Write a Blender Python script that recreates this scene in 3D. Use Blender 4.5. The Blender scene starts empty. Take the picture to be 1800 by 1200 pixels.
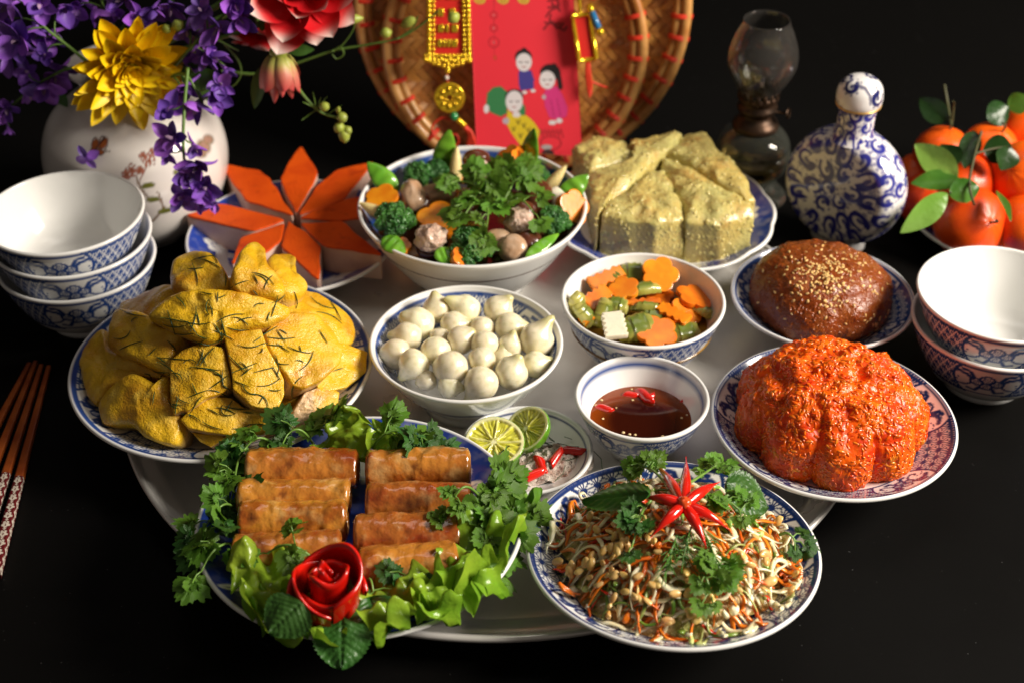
import bpy, math
import numpy as np
from mathutils import Matrix, Vector

# ------------------------------------------------------------------ camera, world, lamps, exposure
SC = bpy.context.scene
COL = SC.collection
rng = np.random.default_rng(7)
PITCH = math.radians(37.0)
DIST = 1.2
FPX = 2600.0                                  # focal length in photo pixels (1800 wide) -> 52 mm
CAM = np.array([0.0, -DIST * math.cos(PITCH), DIST * math.sin(PITCH)])
cam = bpy.data.objects.new('camera', bpy.data.cameras.new('camera'))
COL.objects.link(cam)
cam.location = CAM
cam.rotation_euler = (math.radians(90) - PITCH, 0, 0)
cam.data.sensor_width = 36.0
cam.data.lens = 52.0
cam.data.clip_start = 0.01
cam.data.clip_end = 50
cam.data.dof.use_dof = True
cam.data.dof.focus_distance = 1.0
cam.data.dof.aperture_fstop = 5.4
SC.camera = cam

world = bpy.data.worlds.new('World')
SC.world = world
world.use_nodes = True
world.node_tree.nodes['Background'].inputs[0].default_value = (1.0, 0.85, 0.72, 1)
world.node_tree.nodes['Background'].inputs[1].default_value = 0.10


def area(name, loc, target, sx, sy, power, col):
    l = bpy.data.lights.new(name, 'AREA')
    l.shape = 'RECTANGLE'
    l.size, l.size_y = sx, sy
    l.energy = power
    l.color = col
    o = bpy.data.objects.new(name, l)
    COL.objects.link(o)
    o.location = loc
    d = Vector(target) - Vector(loc)
    o.rotation_euler = d.to_track_quat('-Z', 'Y').to_euler()
    return o


area('window_light', (1.50, -0.17, 1.02), (0.0, -0.02, 0.03), 0.33, 0.62, 33, (1.0, 0.91, 0.79))
area('window_light', (1.45, -0.52, 1.02), (0.0, -0.02, 0.03), 0.33, 0.62, 33, (1.0, 0.91, 0.79))
area('fill_light', (0.2, 0.55, 1.9), (0.0, -.1, 0.0), 1.2, 0.5, 3.5, (1.0, 0.92, 0.84))  # added soft fill from above and behind, not a lamp of the room
SC.view_settings.view_transform = 'Standard'
SC.view_settings.look = 'None'
SC.view_settings.exposure = 0.0
SC.view_settings.gamma = 1.0
SC.cycles.use_denoising = True
SC.cycles.max_bounces = 10
SC.cycles.transparent_max_bounces = 12
SC.cycles.sample_clamp_indirect = 4.0
SC.cycles.caustics_reflective = False
SC.cycles.caustics_refractive = False

# ------------------------------------------------------------------ pixel -> world helpers (photo pixels, 1800 x 1200)
_fw = np.array([0, math.cos(PITCH), -math.sin(PITCH)])
_up = np.array([0, math.sin(PITCH), math.cos(PITCH)])
_rt = np.array([1.0, 0, 0])


def ray(x, y):
    return _fw + _rt * (x - 900) / FPX + _up * (600 - y) / FPX


def at(x, y, z=0.0):
    r = ray(x, y)
    return CAM + r * ((z - CAM[2]) / r[2])


def atY(x, y, Y):
    r = ray(x, y)
    return CAM + r * ((Y - CAM[1]) / r[1])


def on_plane(x, y, p0, n):
    r = ray(x, y)
    return CAM + r * (np.dot(np.asarray(p0) - CAM, n) / np.dot(r, n))


def on_height(x, y, hf, off=0.0):
    """first point where the pixel's ray meets the height field hf(x, y) + off"""
    r = ray(x, y)
    ts = np.linspace(0.75, 1.7, 1200)
    P = CAM + r[None] * ts[:, None]
    g = P[:, 2] - (hf(P[:, 0], P[:, 1]) + off)
    k = np.where(g <= 0)[0]
    i = k[0] if len(k) else int(np.argmin(g))
    return P[i]


def to_px(P):
    d = P - CAM
    z = d @ _fw
    return 900 + FPX * (d @ _rt) / z, 600 - FPX * (d @ _up) / z


# ------------------------------------------------------------------ noise
def _hash(ix, iy, iz, seed):
    h = (ix.astype(np.int64) * 374761393 + iy.astype(np.int64) * 668265263 + iz.astype(np.int64) * 1274126177 + seed * 974634777) & 0xffffffff
    h = ((h ^ (h >> 13)) * 1103515245) & 0xffffffff
    h = ((h ^ (h >> 16)) * 2246822519) & 0xffffffff
    return ((h ^ (h >> 15)) & 0xffff) / 65535.0


def vn(P, seed=0):
    P = np.asarray(P, float)
    i = np.floor(P)
    f = P - i
    u = f * f * (3 - 2 * f)
    i = i.astype(int)
    r = 0
    for dx in (0, 1):
        for dy in (0, 1):
            for dz in (0, 1):
                w = (u[:, 0] if dx else 1 - u[:, 0]) * (u[:, 1] if dy else 1 - u[:, 1]) * (u[:, 2] if dz else 1 - u[:, 2])
                r = r + w * _hash(i[:, 0] + dx, i[:, 1] + dy, i[:, 2] + dz, seed)
    return r * 2 - 1


def fbm(P, freq=1.0, octv=3, seed=0):
    s, a, r = freq, 1.0, 0
    for k in range(octv):
        r = r + a * vn(np.asarray(P) * s, seed + k * 17)
        s *= 2.03
        a *= 0.5
    return r


# ------------------------------------------------------------------ geometry: G = (V, [face arrays])
def A3(*a):
    return np.array(a, float)


def unit(v):
    v = np.asarray(v, float)
    return v / (np.linalg.norm(v) + 1e-12)


def rotm(ax, ang):
    return np.array(Matrix.Rotation(ang, 3, Vector(ax)))


def frame(n, hint=(0, 1, 0)):
    """columns: x, y, z with z = n and y close to hint"""
    z = unit(n)
    y = np.asarray(hint, float) - z * np.dot(hint, z)
    if np.linalg.norm(y) < 1e-6:
        y = np.cross(z, A3(1, 0, 0))
    y = unit(y)
    return np.stack([np.cross(y, z), y, z], 1)


def frame_y(d, up):
    """columns x, y, z with y exactly along d and z as close to up as it can be"""
    y = unit(d)
    z = np.asarray(up, float)
    z = unit(z - y * np.dot(z, y))
    return np.stack([np.cross(y, z), y, z], 1)


def tf(g, R=None, loc=None, s=1.0):
    V = np.asarray(g[0], float) * s
    if R is not None:
        V = V @ np.asarray(R).T
    if loc is not None:
        V = V + np.asarray(loc)
    return (V, g[1])


def join(gs):
    Vs, Fs, o = [], [], 0
    for V, F in gs:
        Vs.append(V)
        Fs += [f + o for f in F]
        o += len(V)
    by = {}
    for f in Fs:
        by.setdefault(f.shape[1], []).append(f)
    return (np.concatenate(Vs), [np.concatenate(v) for v in by.values()])


def gridf(nu, nv, wu=False, wv=False, flip=False):
    """quads for vertex index u*nv+v"""
    iu = np.arange(nu if wu else nu - 1)
    iv = np.arange(nv if wv else nv - 1)
    a, b = np.meshgrid(iu, iv, indexing='ij')
    a, b = a.ravel(), b.ravel()
    a2, b2 = (a + 1) % nu, (b + 1) % nv
    q = np.stack([a * nv + b, a2 * nv + b, a2 * nv + b2, a * nv + b2], 1)
    return q[:, ::-1].copy() if flip else q


def sheet(fn, nu, nv):
    u, v = np.meshgrid(np.linspace(0, 1, nu), np.linspace(-1, 1, nv), indexing='ij')
    return (fn(u.ravel(), v.ravel()), [gridf(nu, nv)])


def lathe(prof, segs, rfun=None):
    prof = np.asarray(prof, float)
    th = np.linspace(0, 2 * np.pi, segs, endpoint=False)
    T, K = np.meshgrid(th, np.arange(len(prof)), indexing='ij')
    r = np.maximum(prof[K, 0], 1e-5)
    z = prof[K, 1]
    if rfun is not None:
        r = r * rfun(T, K)
    V = np.stack([r * np.cos(T), r * np.sin(T), z], -1).reshape(-1, 3)
    return (V, [gridf(segs, len(prof), wu=True)]), T.ravel(), K.ravel()


def cr(pts, n, closed=False):
    """Catmull-Rom resample"""
    p = np.asarray(pts, float)
    m = len(p)
    if closed:
        q = np.concatenate([p[-1:], p, p[:2]])
        k = m
    else:
        q = np.concatenate([2 * p[:1] - p[1:2], p, 2 * p[-1:] - p[-2:-1]])
        k = m - 1
    t = np.linspace(0, k, n, endpoint=not closed)
    i = np.minimum(t.astype(int), k - 1)
    f = (t - i)[:, None]
    a, b, c, d = q[i], q[i + 1], q[i + 2], q[i + 3]
    return 0.5 * (2 * b + (c - a) * f + (2 * a - 5 * b + 4 * c - d) * f ** 2 + (3 * b - a - 3 * c + d) * f ** 3)


def tube(path, rad, seg=8, caps=True):
    p = np.asarray(path, float)
    n = len(p)
    rad = np.broadcast_to(np.asarray(rad, float), (n,))
    t = np.gradient(p, axis=0)
    t /= np.linalg.norm(t, axis=1)[:, None] + 1e-12
    ref = A3(0, 0, 1) if abs(t[0, 2]) < .9 else A3(1, 0, 0)
    x = unit(np.cross(t[0], ref))
    a = np.linspace(0, 2 * np.pi, seg, endpoint=False)
    V = []
    for i in range(n):
        x = unit(x - t[i] * np.dot(x, t[i]))
        y = np.cross(t[i], x)
        V.append(p[i] + rad[i] * (np.cos(a)[:, None] * x + np.sin(a)[:, None] * y))
    V = np.concatenate(V)
    F = [gridf(n, seg, wv=True, flip=True)]
    if caps:
        o = len(V)
        V = np.concatenate([V, p[:1], p[-1:]])
        j = np.arange(seg)
        F.append(np.stack([j, (j + 1) % seg, np.full(seg, o)], 1))
        F.append(np.stack([(j + 1) % seg, j, np.full(seg, o + 1)], 1) + np.array([(n - 1) * seg, (n - 1) * seg, 0]))
    return (V, F)


def ball(nu=20, nv=14):
    ph = np.linspace(0.0, np.pi, nv)
    prof = np.stack([np.sin(ph), -np.cos(ph)], 1)
    return lathe(prof, nu)[0]


def box(sx, sy, sz, bev=0.0):
    """centred box; bev rounds its edges a little"""
    if bev <= 0:
        V = np.array([[x, y, z] for x in (-.5, .5) for y in (-.5, .5) for z in (-.5, .5)]) * [sx, sy, sz]
        F = np.array([[0, 1, 3, 2], [4, 6, 7, 5], [0, 4, 5, 1], [2, 3, 7, 6], [0, 2, 6, 4], [1, 5, 7, 3]])
        return (V, [F])
    out = np.array([[-1, -1], [1, -1], [1, 1], [-1, 1]]) * .5 * [sx, sy]
    return prism(out, -sz / 2, sz / 2, bev)


def prism(poly, z0, z1, bev=0.001, nb=3):
    """polygon (n,2) extruded z0..z1, top and bottom edges rounded by bev; star shaped about its centroid"""
    p = np.asarray(poly, float)
    c = p.mean(0)
    rings = []
    d = np.linalg.norm(p - c, axis=1).mean()
    for k in range(nb + 1):
        a = k / nb * np.pi / 2
        rings.append((1 - bev * (1 - math.sin(a)) / d, z0 + bev * (1 - math.cos(a))))
    rings.insert(0, (rings[0][0] - .06, z0))
    for k in range(nb + 1):
        a = k / nb * np.pi / 2
        rings.append((1 - bev * (1 - math.cos(a)) / d, z1 - bev * (1 - math.sin(a))))
    rings.append((rings[-1][0] - .06, z1))
    n = len(p)
    V = [np.concatenate([c + (p - c) * s, np.full((n, 1), z)], 1) for s, z in rings]
    V = np.concatenate(V + [np.array([[c[0], c[1], z0], [c[0], c[1], z1]])])
    m = len(rings)
    F = [gridf(m, n, wv=True, flip=True)]
    j = np.arange(n)
    F.append(np.stack([(j + 1) % n, j, np.full(n, m * n)], 1))
    F.append(np.stack([j + (m - 1) * n, (j + 1) % n + (m - 1) * n, np.full(n, m * n + 1)], 1))
    return (V, F)


def pillow(out, nrm, H, deep, n=56, nr=9, p=2.6, amp=0.0, freq=60.0, seed=0, inset=0.9, lin=False, centre=None, fine=0.0):
    """closed lump over a 3-D outline: domed top (height H along nrm), side wall going deep below. returns G and ring index per vertex"""
    out = np.asarray(out, float)
    if lin:
        m = len(out)
        t = np.linspace(0, m, n, endpoint=False)
        i = t.astype(int)
        f = (t - i)[:, None]
        o = out[i] * (1 - f) + out[(i + 1) % m] * f
        o = o * .7 + .15 * (np.roll(o, 1, 0) + np.roll(o, -1, 0))
    else:
        o = cr(out, n, True)
    nrm = unit(nrm)
    c = o.mean(0) if centre is None else np.asarray(centre, float)
    V, K = [], []
    for k in range(nr + 1):
        s = math.sin(k / nr * math.pi / 2) if k else 0.0005
        h = H * (1 - s ** p) ** (1 / p)
        V.append(c + (o - c) * s + nrm * h)
        K += [k] * n
    for j, (s, dz) in enumerate(((1.0, .10), (0.985, .5), (inset, 1.0), (inset * .5, 1.02), (.001, 1.02))):
        V.append(c + (o - c) * s - nrm * deep * dz)
        K += [nr + 1 + j] * n
    V = np.concatenate(V)
    K = np.array(K)
    if amp:
        d = fbm(V, freq, 3, seed) * amp
        V = V + nrm * (d * np.where(K <= nr, 1, .4))[:, None]
        lat = np.stack([fbm(V, freq, 2, seed + 5), fbm(V, freq, 2, seed + 9), 0 * d], 1)
        V = V + lat * amp * .6
    return (V, [gridf(nr + 6, n, wv=True)]), K


def leafG(L, W, fold=.15, curl=.2, nu=12, nv=7, tooth=0.0, teeth=9, pw=.8, wav=0.0, tip=1.0, seed=0):
    """leaf along +y, upper face +z"""
    def fn(u, v):
        w = W * np.sin(np.pi * np.clip(u, 0, 1) ** pw) ** .8 * (1 + tooth * np.abs(((u * teeth) % 1) - .5) * (np.abs(v) > .9)) + 1e-5
        x = v * w
        z = fold * np.abs(v) ** 1.4 * W * np.sin(np.pi * u) + curl * L * (u ** 2) + wav * W * np.sin(u * 9 + v * 2 + seed) * np.abs(v)
        return np.stack([x, u * L * tip, z], -1)
    return sheet(fn, nu, nv)


# ------------------------------------------------------------------ objects
W = {}                                         # world position of every (unrotated) object that takes children


def mesh(name, g, mat, smooth=True, paint=None):
    V, Fs = g
    me = bpy.data.meshes.new(name)
    me.vertices.add(len(V))
    me.vertices.foreach_set('co', np.ascontiguousarray(V, dtype=np.float32).ravel())
    loops = np.concatenate([f.ravel() for f in Fs]).astype(np.int32)
    tot = np.concatenate([np.full(len(f), f.shape[1]) for f in Fs]).astype(np.int32)
    st = np.concatenate([[0], np.cumsum(tot)[:-1]]).astype(np.int32)
    me.loops.add(len(loops))
    me.polygons.add(len(tot))
    me.polygons.foreach_set('loop_start', st)
    me.loops.foreach_set('vertex_index', loops)
    me.polygons.foreach_set('use_smooth', np.full(len(tot), bool(smooth)))
    if paint is None and any(m.get('painted') for m in (mat if isinstance(mat, (list, tuple)) else [mat])):
        paint = np.zeros((len(V), 4))
    if paint is not None:
        a = me.attributes.new('paint', 'FLOAT_COLOR', 'POINT')
        a.data.foreach_set('color', np.ascontiguousarray(paint, dtype=np.float32).ravel())
    me.update(calc_edges=True)
    if smooth == 2:
        me.set_sharp_from_angle(angle=math.radians(38))
    for m in (mat if isinstance(mat, (list, tuple)) else [mat]):
        me.materials.append(m)
    return me


def tag(o, label=None, cat=None, group=None, kind=None):
    for k, v in (('label', label), ('category', cat), ('group', group), ('kind', kind)):
        if v:
            o[k] = v
    return o


def link(name, data, parent=None):
    o = bpy.data.objects.new(name, data)
    COL.objects.link(o)
    if parent is not None:
        o.parent = parent
    return o


def thing(name, loc, label, cat, group=None):
    o = link(name, None)
    o.empty_display_size = .01
    o.location = [float(x) for x in loc]
    W[o] = np.asarray(loc, float)
    return tag(o, label, cat, group)


def put(name, g, mat, parent=None, smooth=True, paint=None, org=None, kind=None, label=None, cat=None, group=None):
    """mesh object from world-space geometry"""
    V = np.asarray(g[0], float)
    base = W.get(parent, np.zeros(3)) if parent is not None else np.zeros(3)
    if org is None:
        org = base if parent is not None else A3(*((V.min(0)[:2] + V.max(0)[:2]) / 2), V[:, 2].min())
    org = np.asarray(org, float)
    o = link(name, mesh(name, (V - org, g[1]), mat, smooth, paint), parent)
    o.location = org - base
    W[o] = org
    return tag(o, label, cat, group, kind)


def inst(name, me, parent, loc, R=None, s=1.0, local=False):
    """object sharing a mesh; loc in world space, or in the parent's own space when local"""
    o = link(name, me, parent)
    l = np.asarray(loc, float)
    if parent is not None and not local:
        l = l - W[parent]
    s3 = Matrix.Diagonal(Vector(np.broadcast_to(np.asarray(s, float), (3,)))).to_4x4()
    M = Matrix.Translation(Vector(l))
    if R is not None:
        M = M @ Matrix(np.asarray(R).tolist()).to_4x4()
    o.matrix_basis = M @ s3
    W[o] = np.asarray(loc, float)
    return o


# ------------------------------------------------------------------ materials
def mat(name, col, rough=.5, metal=0.0, sss=0.0, srad=(.01, .006, .003), coat=0.0, var=None, var2=None, bump=None, bump2=None,
        paint=False, spec=.5, trans=0.0, ior=1.45, rnd=True, hue=0.0, val=0.0, rvar=None, stretch=None, emit=None, alpha=1.0, sheen=0.0):
    """var = (colour, scale, detail, low, high): noise-mixed second colour; bump = (scale, strength, distance)"""
    m = bpy.data.materials.new(name)
    m.use_nodes = True
    nt = m.node_tree
    N, L = nt.nodes, nt.links
    b = N['Principled BSDF']
    b.inputs['Roughness'].default_value = rough
    b.inputs['Metallic'].default_value = metal
    b.inputs['Specular IOR Level'].default_value = spec
    b.inputs['Transmission Weight'].default_value = trans
    b.inputs['IOR'].default_value = ior
    b.inputs['Coat Weight'].default_value = coat
    b.inputs['Coat Roughness'].default_value = .06
    if sss:
        b.inputs['Subsurface Weight'].default_value = sss
        b.inputs['Subsurface Radius'].default_value = srad
        b.inputs['Subsurface Scale'].default_value = 1.0
    tc = N.new('ShaderNodeTexCoord')
    vec = tc.outputs['Object']
    if rnd:
        oi = N.new('ShaderNodeObjectInfo')
        mul = N.new('ShaderNodeMath')
        mul.operation = 'MULTIPLY'
        mul.inputs[1].default_value = 37.0
        L.new(oi.outputs['Random'], mul.inputs[0])
        ad = N.new('ShaderNodeVectorMath')
        L.new(vec, ad.inputs[0])
        L.new(mul.outputs[0], ad.inputs[1])
        vec = ad.outputs[0]
    if stretch:
        mp = N.new('ShaderNodeMapping')
        mp.inputs['Scale'].default_value = stretch
        L.new(vec, mp.inputs['Vector'])
        vec = mp.outputs[0]

    def noise(scale, detail=3.0):
        n = N.new('ShaderNodeTexNoise')
        n.inputs['Scale'].default_value = scale
        n.inputs['Detail'].default_value = detail
        L.new(vec, n.inputs['Vector'])
        return n.outputs['Fac']

    def mix(fac, c1, c2):
        x = N.new('ShaderNodeMix')
        x.data_type = 'RGBA'
        for s, v in ((x.inputs[0], fac), (x.inputs[6], c1), (x.inputs[7], c2)):
            if hasattr(v, 'is_linked'):
                L.new(v, s)
            else:
                s.default_value = v if not isinstance(v, tuple) or len(v) == 4 else (*v, 1)
        return x.outputs[2]

    c = (*col, 1)
    for vv in (var, var2):
        if vv:
            mr = N.new('ShaderNodeMapRange')
            mr.inputs[1].default_value, mr.inputs[2].default_value = vv[3], vv[4]
            L.new(noise(vv[1], vv[2]), mr.inputs[0])
            c = mix(mr.outputs[0], c, (*vv[0], 1))
    if hue or val:
        oi2 = N.new('ShaderNodeObjectInfo')
        hs = N.new('ShaderNodeHueSaturation')
        for amt, sock, mid in ((hue, 'Hue', .5), (val, 'Value', 1.0)):
            mr = N.new('ShaderNodeMapRange')
            mr.inputs[3].default_value, mr.inputs[4].default_value = mid - amt, mid + amt
            L.new(oi2.outputs['Random'], mr.inputs[0])
            L.new(mr.outputs[0], hs.inputs[sock])
        if hasattr(c, 'is_linked'):
            L.new(c, hs.inputs['Color'])
        else:
            hs.inputs['Color'].default_value = c
        c = hs.outputs[0]
    if paint:
        m['painted'] = 1
        at_ = N.new('ShaderNodeAttribute')
        at_.attribute_name = 'paint'
        c = mix(at_.outputs['Alpha'], c, at_.outputs['Color'])
    if hasattr(c, 'is_linked'):
        L.new(c, b.inputs['Base Color'])
    else:
        b.inputs['Base Color'].default_value = c
    if rvar:
        mr = N.new('ShaderNodeMapRange')
        mr.inputs[3].default_value, mr.inputs[4].default_value = rvar[1], rvar[2]
        mr.inputs[1].default_value, mr.inputs[2].default_value = .3, .7
        L.new(noise(rvar[0], 4), mr.inputs[0])
        L.new(mr.outputs[0], b.inputs['Roughness'])
    prev = None
    for bb in (bump, bump2):
        if bb:
            bn = N.new('ShaderNodeBump')
            bn.inputs['Strength'].default_value = bb[1]
            bn.inputs['Distance'].default_value = bb[2]
            L.new(noise(bb[0], 3), bn.inputs['Height'])
            if prev:
                L.new(prev, bn.inputs['Normal'])
            prev = bn.outputs[0]
    if prev:
        L.new(prev, b.inputs['Normal'])
    return m


PORC = mat('porcelain', (.80, .80, .78), .13, paint=True, rnd=False, coat=.3, bump=(45, .04, .002))
BLUE = A3(.016, .06, .25)
DBLUE = A3(.010, .030, .14)
LEAFTR = {}


def leafmat(name, col, col2, rough=.35, scale=40, tr=.25, bump=(160, .35, .002), hue=.012, val=.2):
    """leaf: noise-mixed greens, part of the light passes through"""
    m = mat(name, col, rough, var=(col2, scale, 3, .35, .68), bump=bump, hue=hue, val=val, spec=.5)
    nt = m.node_tree
    b = nt.nodes['Principled BSDF']
    t = nt.nodes.new('ShaderNodeBsdfTranslucent')
    src = b.inputs['Base Color'].links[0].from_socket
    nt.links.new(src, t.inputs['Color'])
    mx = nt.nodes.new('ShaderNodeMixShader')
    mx.inputs[0].default_value = tr
    nt.links.new(b.outputs[0], mx.inputs[1])
    nt.links.new(t.outputs[0], mx.inputs[2])
    nt.links.new(mx.outputs[0], nt.nodes['Material Output'].inputs['Surface'])
    return m


# ------------------------------------------------------------------ drawing (flat print, as masks on dense meshes)
def sst(e0, e1, x):
    t = np.clip((x - e0) / (e1 - e0), 0, 1)
    return t * t * (3 - 2 * t)


def line(d, w):
    """coverage of a stroke of width w at distance d"""
    return 1 - sst(w * .35, w * .75, np.abs(d))


def stroke(x, y, pts, w):
    pts = np.asarray(pts, float)
    best = np.full(x.shape, 1e9)
    for a, b in zip(pts[:-1], pts[1:]):
        d = b - a
        t = np.clip(((x - a[0]) * d[0] + (y - a[1]) * d[1]) / (d @ d + 1e-12), 0, 1)
        best = np.minimum(best, np.hypot(x - a[0] - t * d[0], y - a[1] - t * d[1]))
    return line(best, w)


def asanoha(x, y, a, w):
    h = a * math.sqrt(3) / 2
    s3 = math.sqrt(3) / 2
    fam = [(0, 1), (s3, -.5), (s3, .5)]
    ds = [np.abs((x * nx + y * ny + h / 2) % h - h / 2) for nx, ny in fam]
    perp = [(1, 0), (.5, s3), (.5, -s3)]
    m = line(np.minimum(np.minimum(ds[0], ds[1]), ds[2]), w)
    for k, (nx, ny) in enumerate(perp):
        d = np.abs((x * nx + y * ny + a / 4) % (a / 2) - a / 4)
        o = [ds[j] for j in range(3) if j != k]
        keep = ds[k] > np.minimum(o[0], o[1]) - w * .3
        m = np.maximum(m, line(d, w) * keep)
    return m


def motif(X, Y, w):
    """blossom cluster with scrolls, X, Y in units of the panel's half height"""
    m = 0
    for cx, cy, r in ((0, .28, .30), (-.42, .02, .27), (.42, .02, .27), (0, -.28, .26)):
        d = np.hypot(X - cx, Y - cy)
        m = np.maximum(m, line(d - r, w * 2.0))
        m = np.maximum(m, (1 - sst(r * .1, r * .8, d)) * .45)
        for k in range(5):
            a = k * 1.257
            m = np.maximum(m, .8 * line(np.hypot(X - cx - r * .5 * np.cos(a), Y - cy - r * .5 * np.sin(a)) - r * .18, w * .7))
    m = np.maximum(m, 1 - sst(.08, .14, np.hypot(X, Y)))
    for sx in (-1, 1):
        m = np.maximum(m, stroke(X * sx, Y, [(.6, .2), (.85, .45), (1.2, .55), (1.5, .40)], w * 3.6))
        m = np.maximum(m, stroke(X * sx, Y, [(.55, .35), (.7, .7), (1.0, .78)], w * 3.2))
        m = np.maximum(m, stroke(X * sx, Y, [(.6, -.15), (.9, -.45), (1.3, -.5), (1.45, -.3), (1.3, -.2)], w * 2.0))
        m = np.maximum(m, stroke(X * sx, Y, [(.3, -.45), (.45, -.75), (.8, -.7)], w * 3.2))
        m = np.maximum(m, stroke(X * sx, Y, [(1.2, .0), (1.5, .12), (1.75, .0)], w * .8))
    return m


def band(x, y, circ, hgt, n, a, w, phase=0.0, cw=.56, motif_on=True, fill=.0):
    """rim band 0<y<hgt around circumference circ: n panels with blossoms, star net between; returns coverage"""
    per = circ / n
    px = (x / per + phase) % 1.0
    X = (px - .5) * per
    half = per * cw * .5
    Yc = y - hgt / 2
    # panel outline: rounded ends
    e = np.abs(X) - half + .22 * hgt * (np.abs(Yc) / (hgt / 2)) ** 2.2
    inside = e < 0
    ca = per / max(1, round(per / a))
    net = np.maximum(asanoha(X + per / 2, y, ca, w), fill)
    m = np.where(inside, 0, net)
    m = np.maximum(m, line(e, w * 2.6))
    if motif_on:
        m = np.where(inside, np.maximum(m, motif(X / (hgt / 2) * .95, Yc / (hgt / 2) * 1.05, w / (hgt / 2) * 1.1)), m)
    m = np.maximum(m, line(y, w * 2.2))
    m = np.maximum(m, line(y - hgt, w * 2.2))
    return np.where((y > -w * 2) & (y < hgt + w * 2), m, 0)


def rgba(mask, col):
    out = np.zeros((len(mask), 4))
    out[:, :3] = col
    out[:, 3] = np.clip(mask, 0, 1)
    return out

# ================================================================== SETTING
TABLE = mat('black_table', (.0034, .0032, .0030), .45, spec=.08, rnd=False, bump=(25, .03, .004), rvar=(6, .38, .55), var=((.05, .05, .05), 420, 1, .775, .82))
WALL = mat('black_wall', (.019, .0185, .0185), .8, spec=.1, rnd=False, var=((.027, .0265, .0265), 4, 4, .35, .7))
put('table_top', tf(box(3.2, 1.9, .04, .004), None, A3(0, -.12, -.0202)), TABLE, smooth=False, kind='structure', label='matte black table top under the whole meal')
put('back_wall', tf(box(4.4, .03, 2.4), None, A3(0, .86, .9)), WALL, smooth=False, kind='structure', label='plain black wall behind the table')

# ================================================================== TRAY
ALU = mat('aluminium', (.84, .82, .785), .30, metal=.45, rnd=False, var=((.69, .66, .62), 9, 6, .38, .66), bump=(260, .05, .001), bump2=(14, .12, .006), rvar=(18, .24, .42))
TC = A3(-.0127, -.0555, 0)
TR = .2812
tray = thing('serving_tray', TC, 'large round aluminium tray carrying all the plates and bowls', 'tray')
tp = [(0, .001)] + [(r, .001) for r in (.1, .2, .255)] + [(.262, .003), (.272, .014), (.2785, .0185), (TR, .0195), (TR + .0003, .0215), (TR - .0012, .0232), (TR - .0035, .0225), (.2745, .0195),
      (.2665, .0100), (.261, .0052), (.255, .0042), (.251, .0043), (.249, .0049), (.247, .0043)] + [(r, .0042) for r in (.24, .2, .15, .1, .05, 0)]
g, _, _ = lathe(tp, 220)
k = len(tp)
V = g[0].reshape(220, k, 3)
rimk = [7, 8, 9, 10]
put('base', tf((V.reshape(-1, 3), g[1]), None, TC), ALU, tray)
rp = np.stack([np.cos(np.linspace(0, 2 * np.pi, 221)), np.sin(np.linspace(0, 2 * np.pi, 221)), np.zeros(221)], 1)
put('rolled_rim', tf(tube(rp * (TR - .0005) + A3(0, 0, .0222), .0024, 10, False), None, TC), ALU, tray)


# ================================================================== CERAMICS
def bowl_geo(R, H, rf, e, segs, nb=28, ni=12, th=.0032):
    pr, side, tt = [], [], []

    def add(r, z, s, t=0.0):
        pr.append((r, z)); side.append(s); tt.append(t)
    for r, z in ((0, .005), (rf * .8, .005), (rf * .87, .0), (rf, .0), (rf * .985, .003), (rf * .965, .0065)):
        add(r, z, 0)
    z0, r0 = .0075, rf * .98
    for t in np.linspace(0, 1, nb):
        add(r0 + (R - r0) * t ** e, z0 + (H - .0018 - z0) * t, 1, t)
    for a in np.linspace(0, np.pi, 7)[1:-1]:
        add(R - th / 2 + th / 2 * math.cos(a), H - .0018 + th / 2 * math.sin(a), 2)
    ri = rf * .9
    for t in np.linspace(1, 0, ni):
        add(ri + (R - th - ri) * t ** e, .0115 + (H - .0018 - .0115) * t, 3, t)
    for r in (.8, .5, .2, 0):
        add(ri * r, .0112, 4)
    g, T, K = lathe(pr, segs)
    return g, T, K, np.array(pr), np.array(side), np.array(tt)


def arc_of(pr, side, s):
    i = np.where(side == s)[0]
    a = np.concatenate([[0], np.cumsum(np.linalg.norm(np.diff(pr[i], axis=0), axis=1))])
    out = np.zeros(len(pr))
    out[i] = a
    return out, a[-1]


def make_bowl(R, H, rf, e, segs, nb, ni, y0=.36, y1=.95, n=4, a=.0078, lw=.0007, phase=0.0, inner=None, outer=True, col=BLUE, rimline=.93, fill=.0):
    g, T, K, pr, side, tt = bowl_geo(R, H, rf, e, segs, nb, ni)
    S = side[K]
    arc, tot = arc_of(pr, side, 1)
    y = arc[K] - y0 * tot
    m = np.zeros(len(K))
    if outer:
        m = np.where(S == 1, band(T * R * .93, y, 2 * np.pi * R * .93, (y1 - y0) * tot, n, a, lw, phase, fill=fill), 0)
        m = np.maximum(m, np.where(S == 1, line(arc[K] - tot * .05, lw * 2), 0))
    else:
        m = np.where(S == 1, np.maximum(line(arc[K] - tot * .42, .0016), line(arc[K] - tot * .06, .0018)), 0)
    arc3, tot3 = arc_of(pr, side, 3)
    if inner == 'band':
        yi = arc3[K] - .004
        m3 = band(T * R * .85, yi, 2 * np.pi * R * .85, tot3 * .50, 4, a * 1.3, lw * 1.1, phase + .2, fill=.0)
        m = np.where(S == 3, m3, m)
    elif inner == 'wash':
        yi = arc3[K]
        nz = fbm(g[0], 70, 3, 4)
        m = np.where((S == 3) & (yi > .003) & (yi < .030), np.clip(.9 + .5 * nz, 0, 1), m)
        m = np.where(S == 3, np.maximum(m, np.maximum(line(yi - .003, .0012), line(yi - .030, .001))), m)
    else:
        m = np.where(S == 3, line(arc3[K] - tot3 * (1 - rimline), lw * 1.9), m)
    return g, rgba(m, col)


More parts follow.
